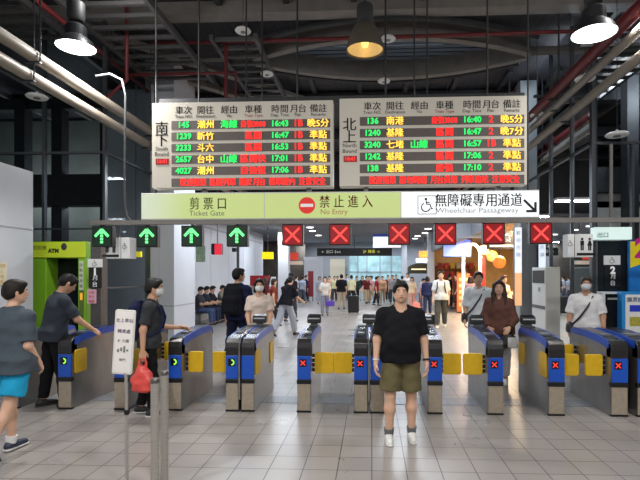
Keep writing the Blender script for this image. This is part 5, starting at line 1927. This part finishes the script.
fa = far(325, 316, 'woman in pale top with purple tote standing in the bright passage', 1.60, 4, (206, 202, 196), (142, 146, 160), ('bob', BLK), fem=True, step=4, arms=((10, 12, 85, -12), (4, 12, 30, 0)))
far(319.5, 304, 'woman in grey-blue dress just behind the purple tote woman', 1.58, 10, (176, 182, 196), (160, 168, 186), ('bob', BLK), fem=True, kind='skirt', bl=.9)
far(306, 301.5, 'person in dark navy beside the dark red display board', 1.66, 90, (34, 40, 66), (34, 34, 46))
far(302.5, 303.2, 'person in pale blue shirt at the stall next to the navy one', 1.60, 150, (178, 190, 212), (90, 96, 112))
far(329.5, 301, 'person in salmon pink top walking behind the purple tote', 1.62, 0, (222, 170, 154), (96, 90, 96))
far(334.5, 302, 'person in pale yellow top between pink top and black top', 1.60, 0, (220, 212, 160), (70, 70, 80), fem=True)
far(341.5, 309.5, 'man in loose black top and beige trousers seen from behind', 1.70, 176, (24, 24, 30), (176, 164, 146), fat=1.14, loose=.04)
far(342, 302.8, 'person in white cap and grey shirt beyond the black top', 1.66, 0, (156, 160, 170), (80, 84, 96), cap=(226, 226, 226))
far(347, 300.3, 'person in light blue shirt under the cream shutter', 1.72, 20, (166, 184, 214), (70, 74, 90))
far(351.5, 306, 'person in pale yellow shirt and dark trousers behind the suitcase', 1.66, 170, (214, 208, 170), (44, 42, 46))
far(356.5, 303, 'person in dark green jacket next to the yellow shirt', 1.60, 0, (36, 54, 48), (44, 46, 50), sl=1.9)
far(362.5, 300, 'woman in black waistcoat over white, bare legs', 1.62, 0, (36, 32, 36), (200, 186, 170), ('bob', BLK), fem=True, kind='skirt', bl=.45)
far(366.5, 303.6, 'person in maroon top and sand trousers in the crowd', 1.62, 30, (112, 40, 44), (196, 176, 148))
far(371.5, 303, 'person in dusty pink shirt and tan trousers facing the crowd', 1.62, -60, (198, 150, 146), (190, 168, 140))
far(376.5, 305.6, 'person in crimson top and dark trousers by the dusty pink shirt', 1.58, 90, (150, 40, 52), (44, 42, 52))
far(382.5, 303, 'person in tan coat next to the black-haired man', 1.60, 0, (190, 150, 116), (170, 140, 110), sl=1.9)
far(388, 301.3, 'person in dark red jacket just over the shoulder of the man in black', 1.66, 10, (120, 44, 48), (50, 44, 50), sl=1.9)
far(392.5, 304.2, 'person in grey top under the green plant', 1.66, 0, (150, 150, 156), (60, 60, 70))
far(396, 299.5, 'person in dark purple hooded top behind the head of the man in black', 1.70, 0, (50, 36, 66), (40, 36, 46), sl=1.9)
far(402, 303.5, 'person in black coat behind the man in black', 1.62, 180, (28, 28, 32), (34, 34, 38), sl=1.9)
far(407.5, 303, 'tall person in white shirt looking over the crowd', 1.78, -10, (222, 222, 222), (96, 92, 96))
far(411.8, 310, 'dark-haired woman in cream top carrying a pink bag', 1.58, 0, (222, 206, 180), (206, 160, 150), ('bob', BLK), fem=True)
far(420.5, 309, 'person in lavender top bending toward the navy jacket', 1.52, 60, (196, 184, 206), (110, 96, 110), lean=14)
far(427.5, 316, 'person in navy jacket with hand luggage beside the young man in white', 1.62, 172, (32, 40, 76), (40, 46, 74), ('bob', BLK), sl=1.9)
far(449.5, 308, 'person in black at the shop entrance', 1.70, 90, (32, 28, 34), (36, 34, 40), sl=1.9)
far(456.5, 309.5, 'woman in brown dress by the orange menu stand', 1.70, -70, (78, 54, 48), (70, 48, 46), ('bob', BLK), fem=True, kind='skirt', bl=.7)
far(470.5, 318, 'woman with brown hair looking into the shop', 1.62, 170, (150, 120, 130), (90, 80, 90), ('long', (50, 32, 26)), fem=True)
far(503.5, 334, 'shopper in long cream coat inside the warm shop', 1.66, 30, (232, 208, 176), (226, 200, 168), ('bob', (60, 36, 28)), sl=1.9, fem=True, kind='skirt', bl=.8)
far(265, 322, 'brown-haired woman in maroon top by the red counter', 1.56, 150, (110, 40, 44), (60, 50, 54), ('long', (54, 34, 28)), fem=True)
far(273.5, 326, 'woman in rust red top bowing her head at the white stand', 1.55, 110, (132, 56, 44), (60, 50, 54), ('bob', (44, 28, 24)), fem=True, sl=.5)
far(291, 322, 'taller man in black beside the striding person', 1.76, 160, (28, 28, 34), (60, 62, 72))
far(296.5, 300, 'person in white top at the far stall counter', 1.62, 120, (214, 212, 214), (90, 96, 110))
far(447, 297, 'person in grey coat far inside the shop', 1.64, 20, (110, 104, 110), (60, 56, 60), sl=1.9)
far(337.5, 300, 'person in white blouse in front of the cream shutter', 1.60, 0, (224, 222, 220), (90, 90, 104), fem=True)
far(378.5, 296.5, 'person in rose top before the lit glass front', 1.60, 0, (206, 120, 128), (80, 70, 80), fem=True)
far(369, 296, 'person in grey dress before the lit glass front', 1.60, 0, (140, 140, 150), (120, 120, 130), fem=True, kind='skirt', bl=.6)

# things the far people carry
p = fa['world'](fa['wrist'][1] + fa['fdir'][1] * .08)
t = thing('tote_bag', 'purple tote bag in the hand of the pale-topped woman', 'bag', tuple(p))
MB().prism([(-.18, -.36), (.18, -.36), (.20, -.14), (-.20, -.14)], 'y', -.05, .05).build('sack', mat('purple_cloth', (92, 66, 170), .8), t, bevel=.03)
MB().tube([(-.10, 0, -.15), (-.06, 0, -.03), (0, 0, 0), (.06, 0, -.03), (.10, 0, -.15)], .012, 6).build('handle', mat('purple_cloth', (92, 66, 170), .8), t)
pq = ground(353.5, 314)
t = thing('suitcase', 'tall black suitcase standing in the bright passage', 'suitcase', (pq.x, pq.y, 0))
MB().box(-.24, .24, -.14, .14, .06, .80).build('shell', BLACKP, t, bevel=.05)
for a in (-1, 1):
    for b_ in (-1, 1):
        MB().tube([(a * .19 - .015, b_ * .10, .03), (a * .19 + .015, b_ * .10, .03)], .03, 10).build('wheel', BLACKP, t)
MB().tube([(-.12, .10, .78), (-.12, .10, 1.02), (.12, .10, 1.02), (.12, .10, .78)], .012, 6).build('pull_handle', STEEL_D, t)
pq = ground(428, 326)
t = thing('trolley_bag', 'low black trolley bag behind the navy jacket', 'suitcase', (pq.x, pq.y, 0))
MB().box(-.30, .30, -.18, .18, .06, .38).build('shell', BLACKP, t, bevel=.04)
for a in (-1, 1):
    MB().tube([(a * .22 - .015, 0, .03), (a * .22 + .015, 0, .03)], .03, 10).build('wheel', BLACKP, t)
pq = ground(413, 311)
t = thing('pink_bag', 'pink carrier bag beside the cream-topped woman', 'bag', (pq.x + .12, pq.y - .25, .0))
MB().prism([(-.20, .0), (.20, .0), (.17, .42), (-.17, .42)], 'y', -.08, .08).build('sack', mat('pink_bag', (222, 130, 130), .7), t, bevel=.03)
MB().tube([(-.08, 0, .41), (-.05, 0, .54), (.05, 0, .54), (.08, 0, .41)], .012, 6).build('handle', mat('pink_bag', (222, 130, 130), .7), t)

# people on the waiting bench
for i, (dy, top, lab) in enumerate(((.25, (52, 54, 60), 'seated person in charcoal top at the near end of the bench'), (.87, (30, 32, 44), 'seated person in navy, second on the bench'), (1.5, (22, 22, 26), 'seated man in black, third on the bench, looking at a phone'), (2.66, (120, 116, 108), 'seated person in grey at the far end of the bench'))):
    person(lab, (xb_ + .02, yb0 + dy), H=1.68, yaw=90, seat=.44, legs=((84, 78, 5, 0), (84, 80, 5, 0)), arms=((30, 6, 62, -6), (32, 6, 60, -6)), skin=SKIN2, hair=('short', BLK), head=(18, 0),
           top=dict(color=top, sleeve=.8, hem=-.02, loose=.03), bottom=dict(color=[(70, 84, 120), (44, 50, 74), (24, 24, 30), (90, 88, 84)][i], length=1.92, loose=.022), shoes=((40, 38, 38), (80, 80, 80)), res=.019, group='people on the waiting bench')
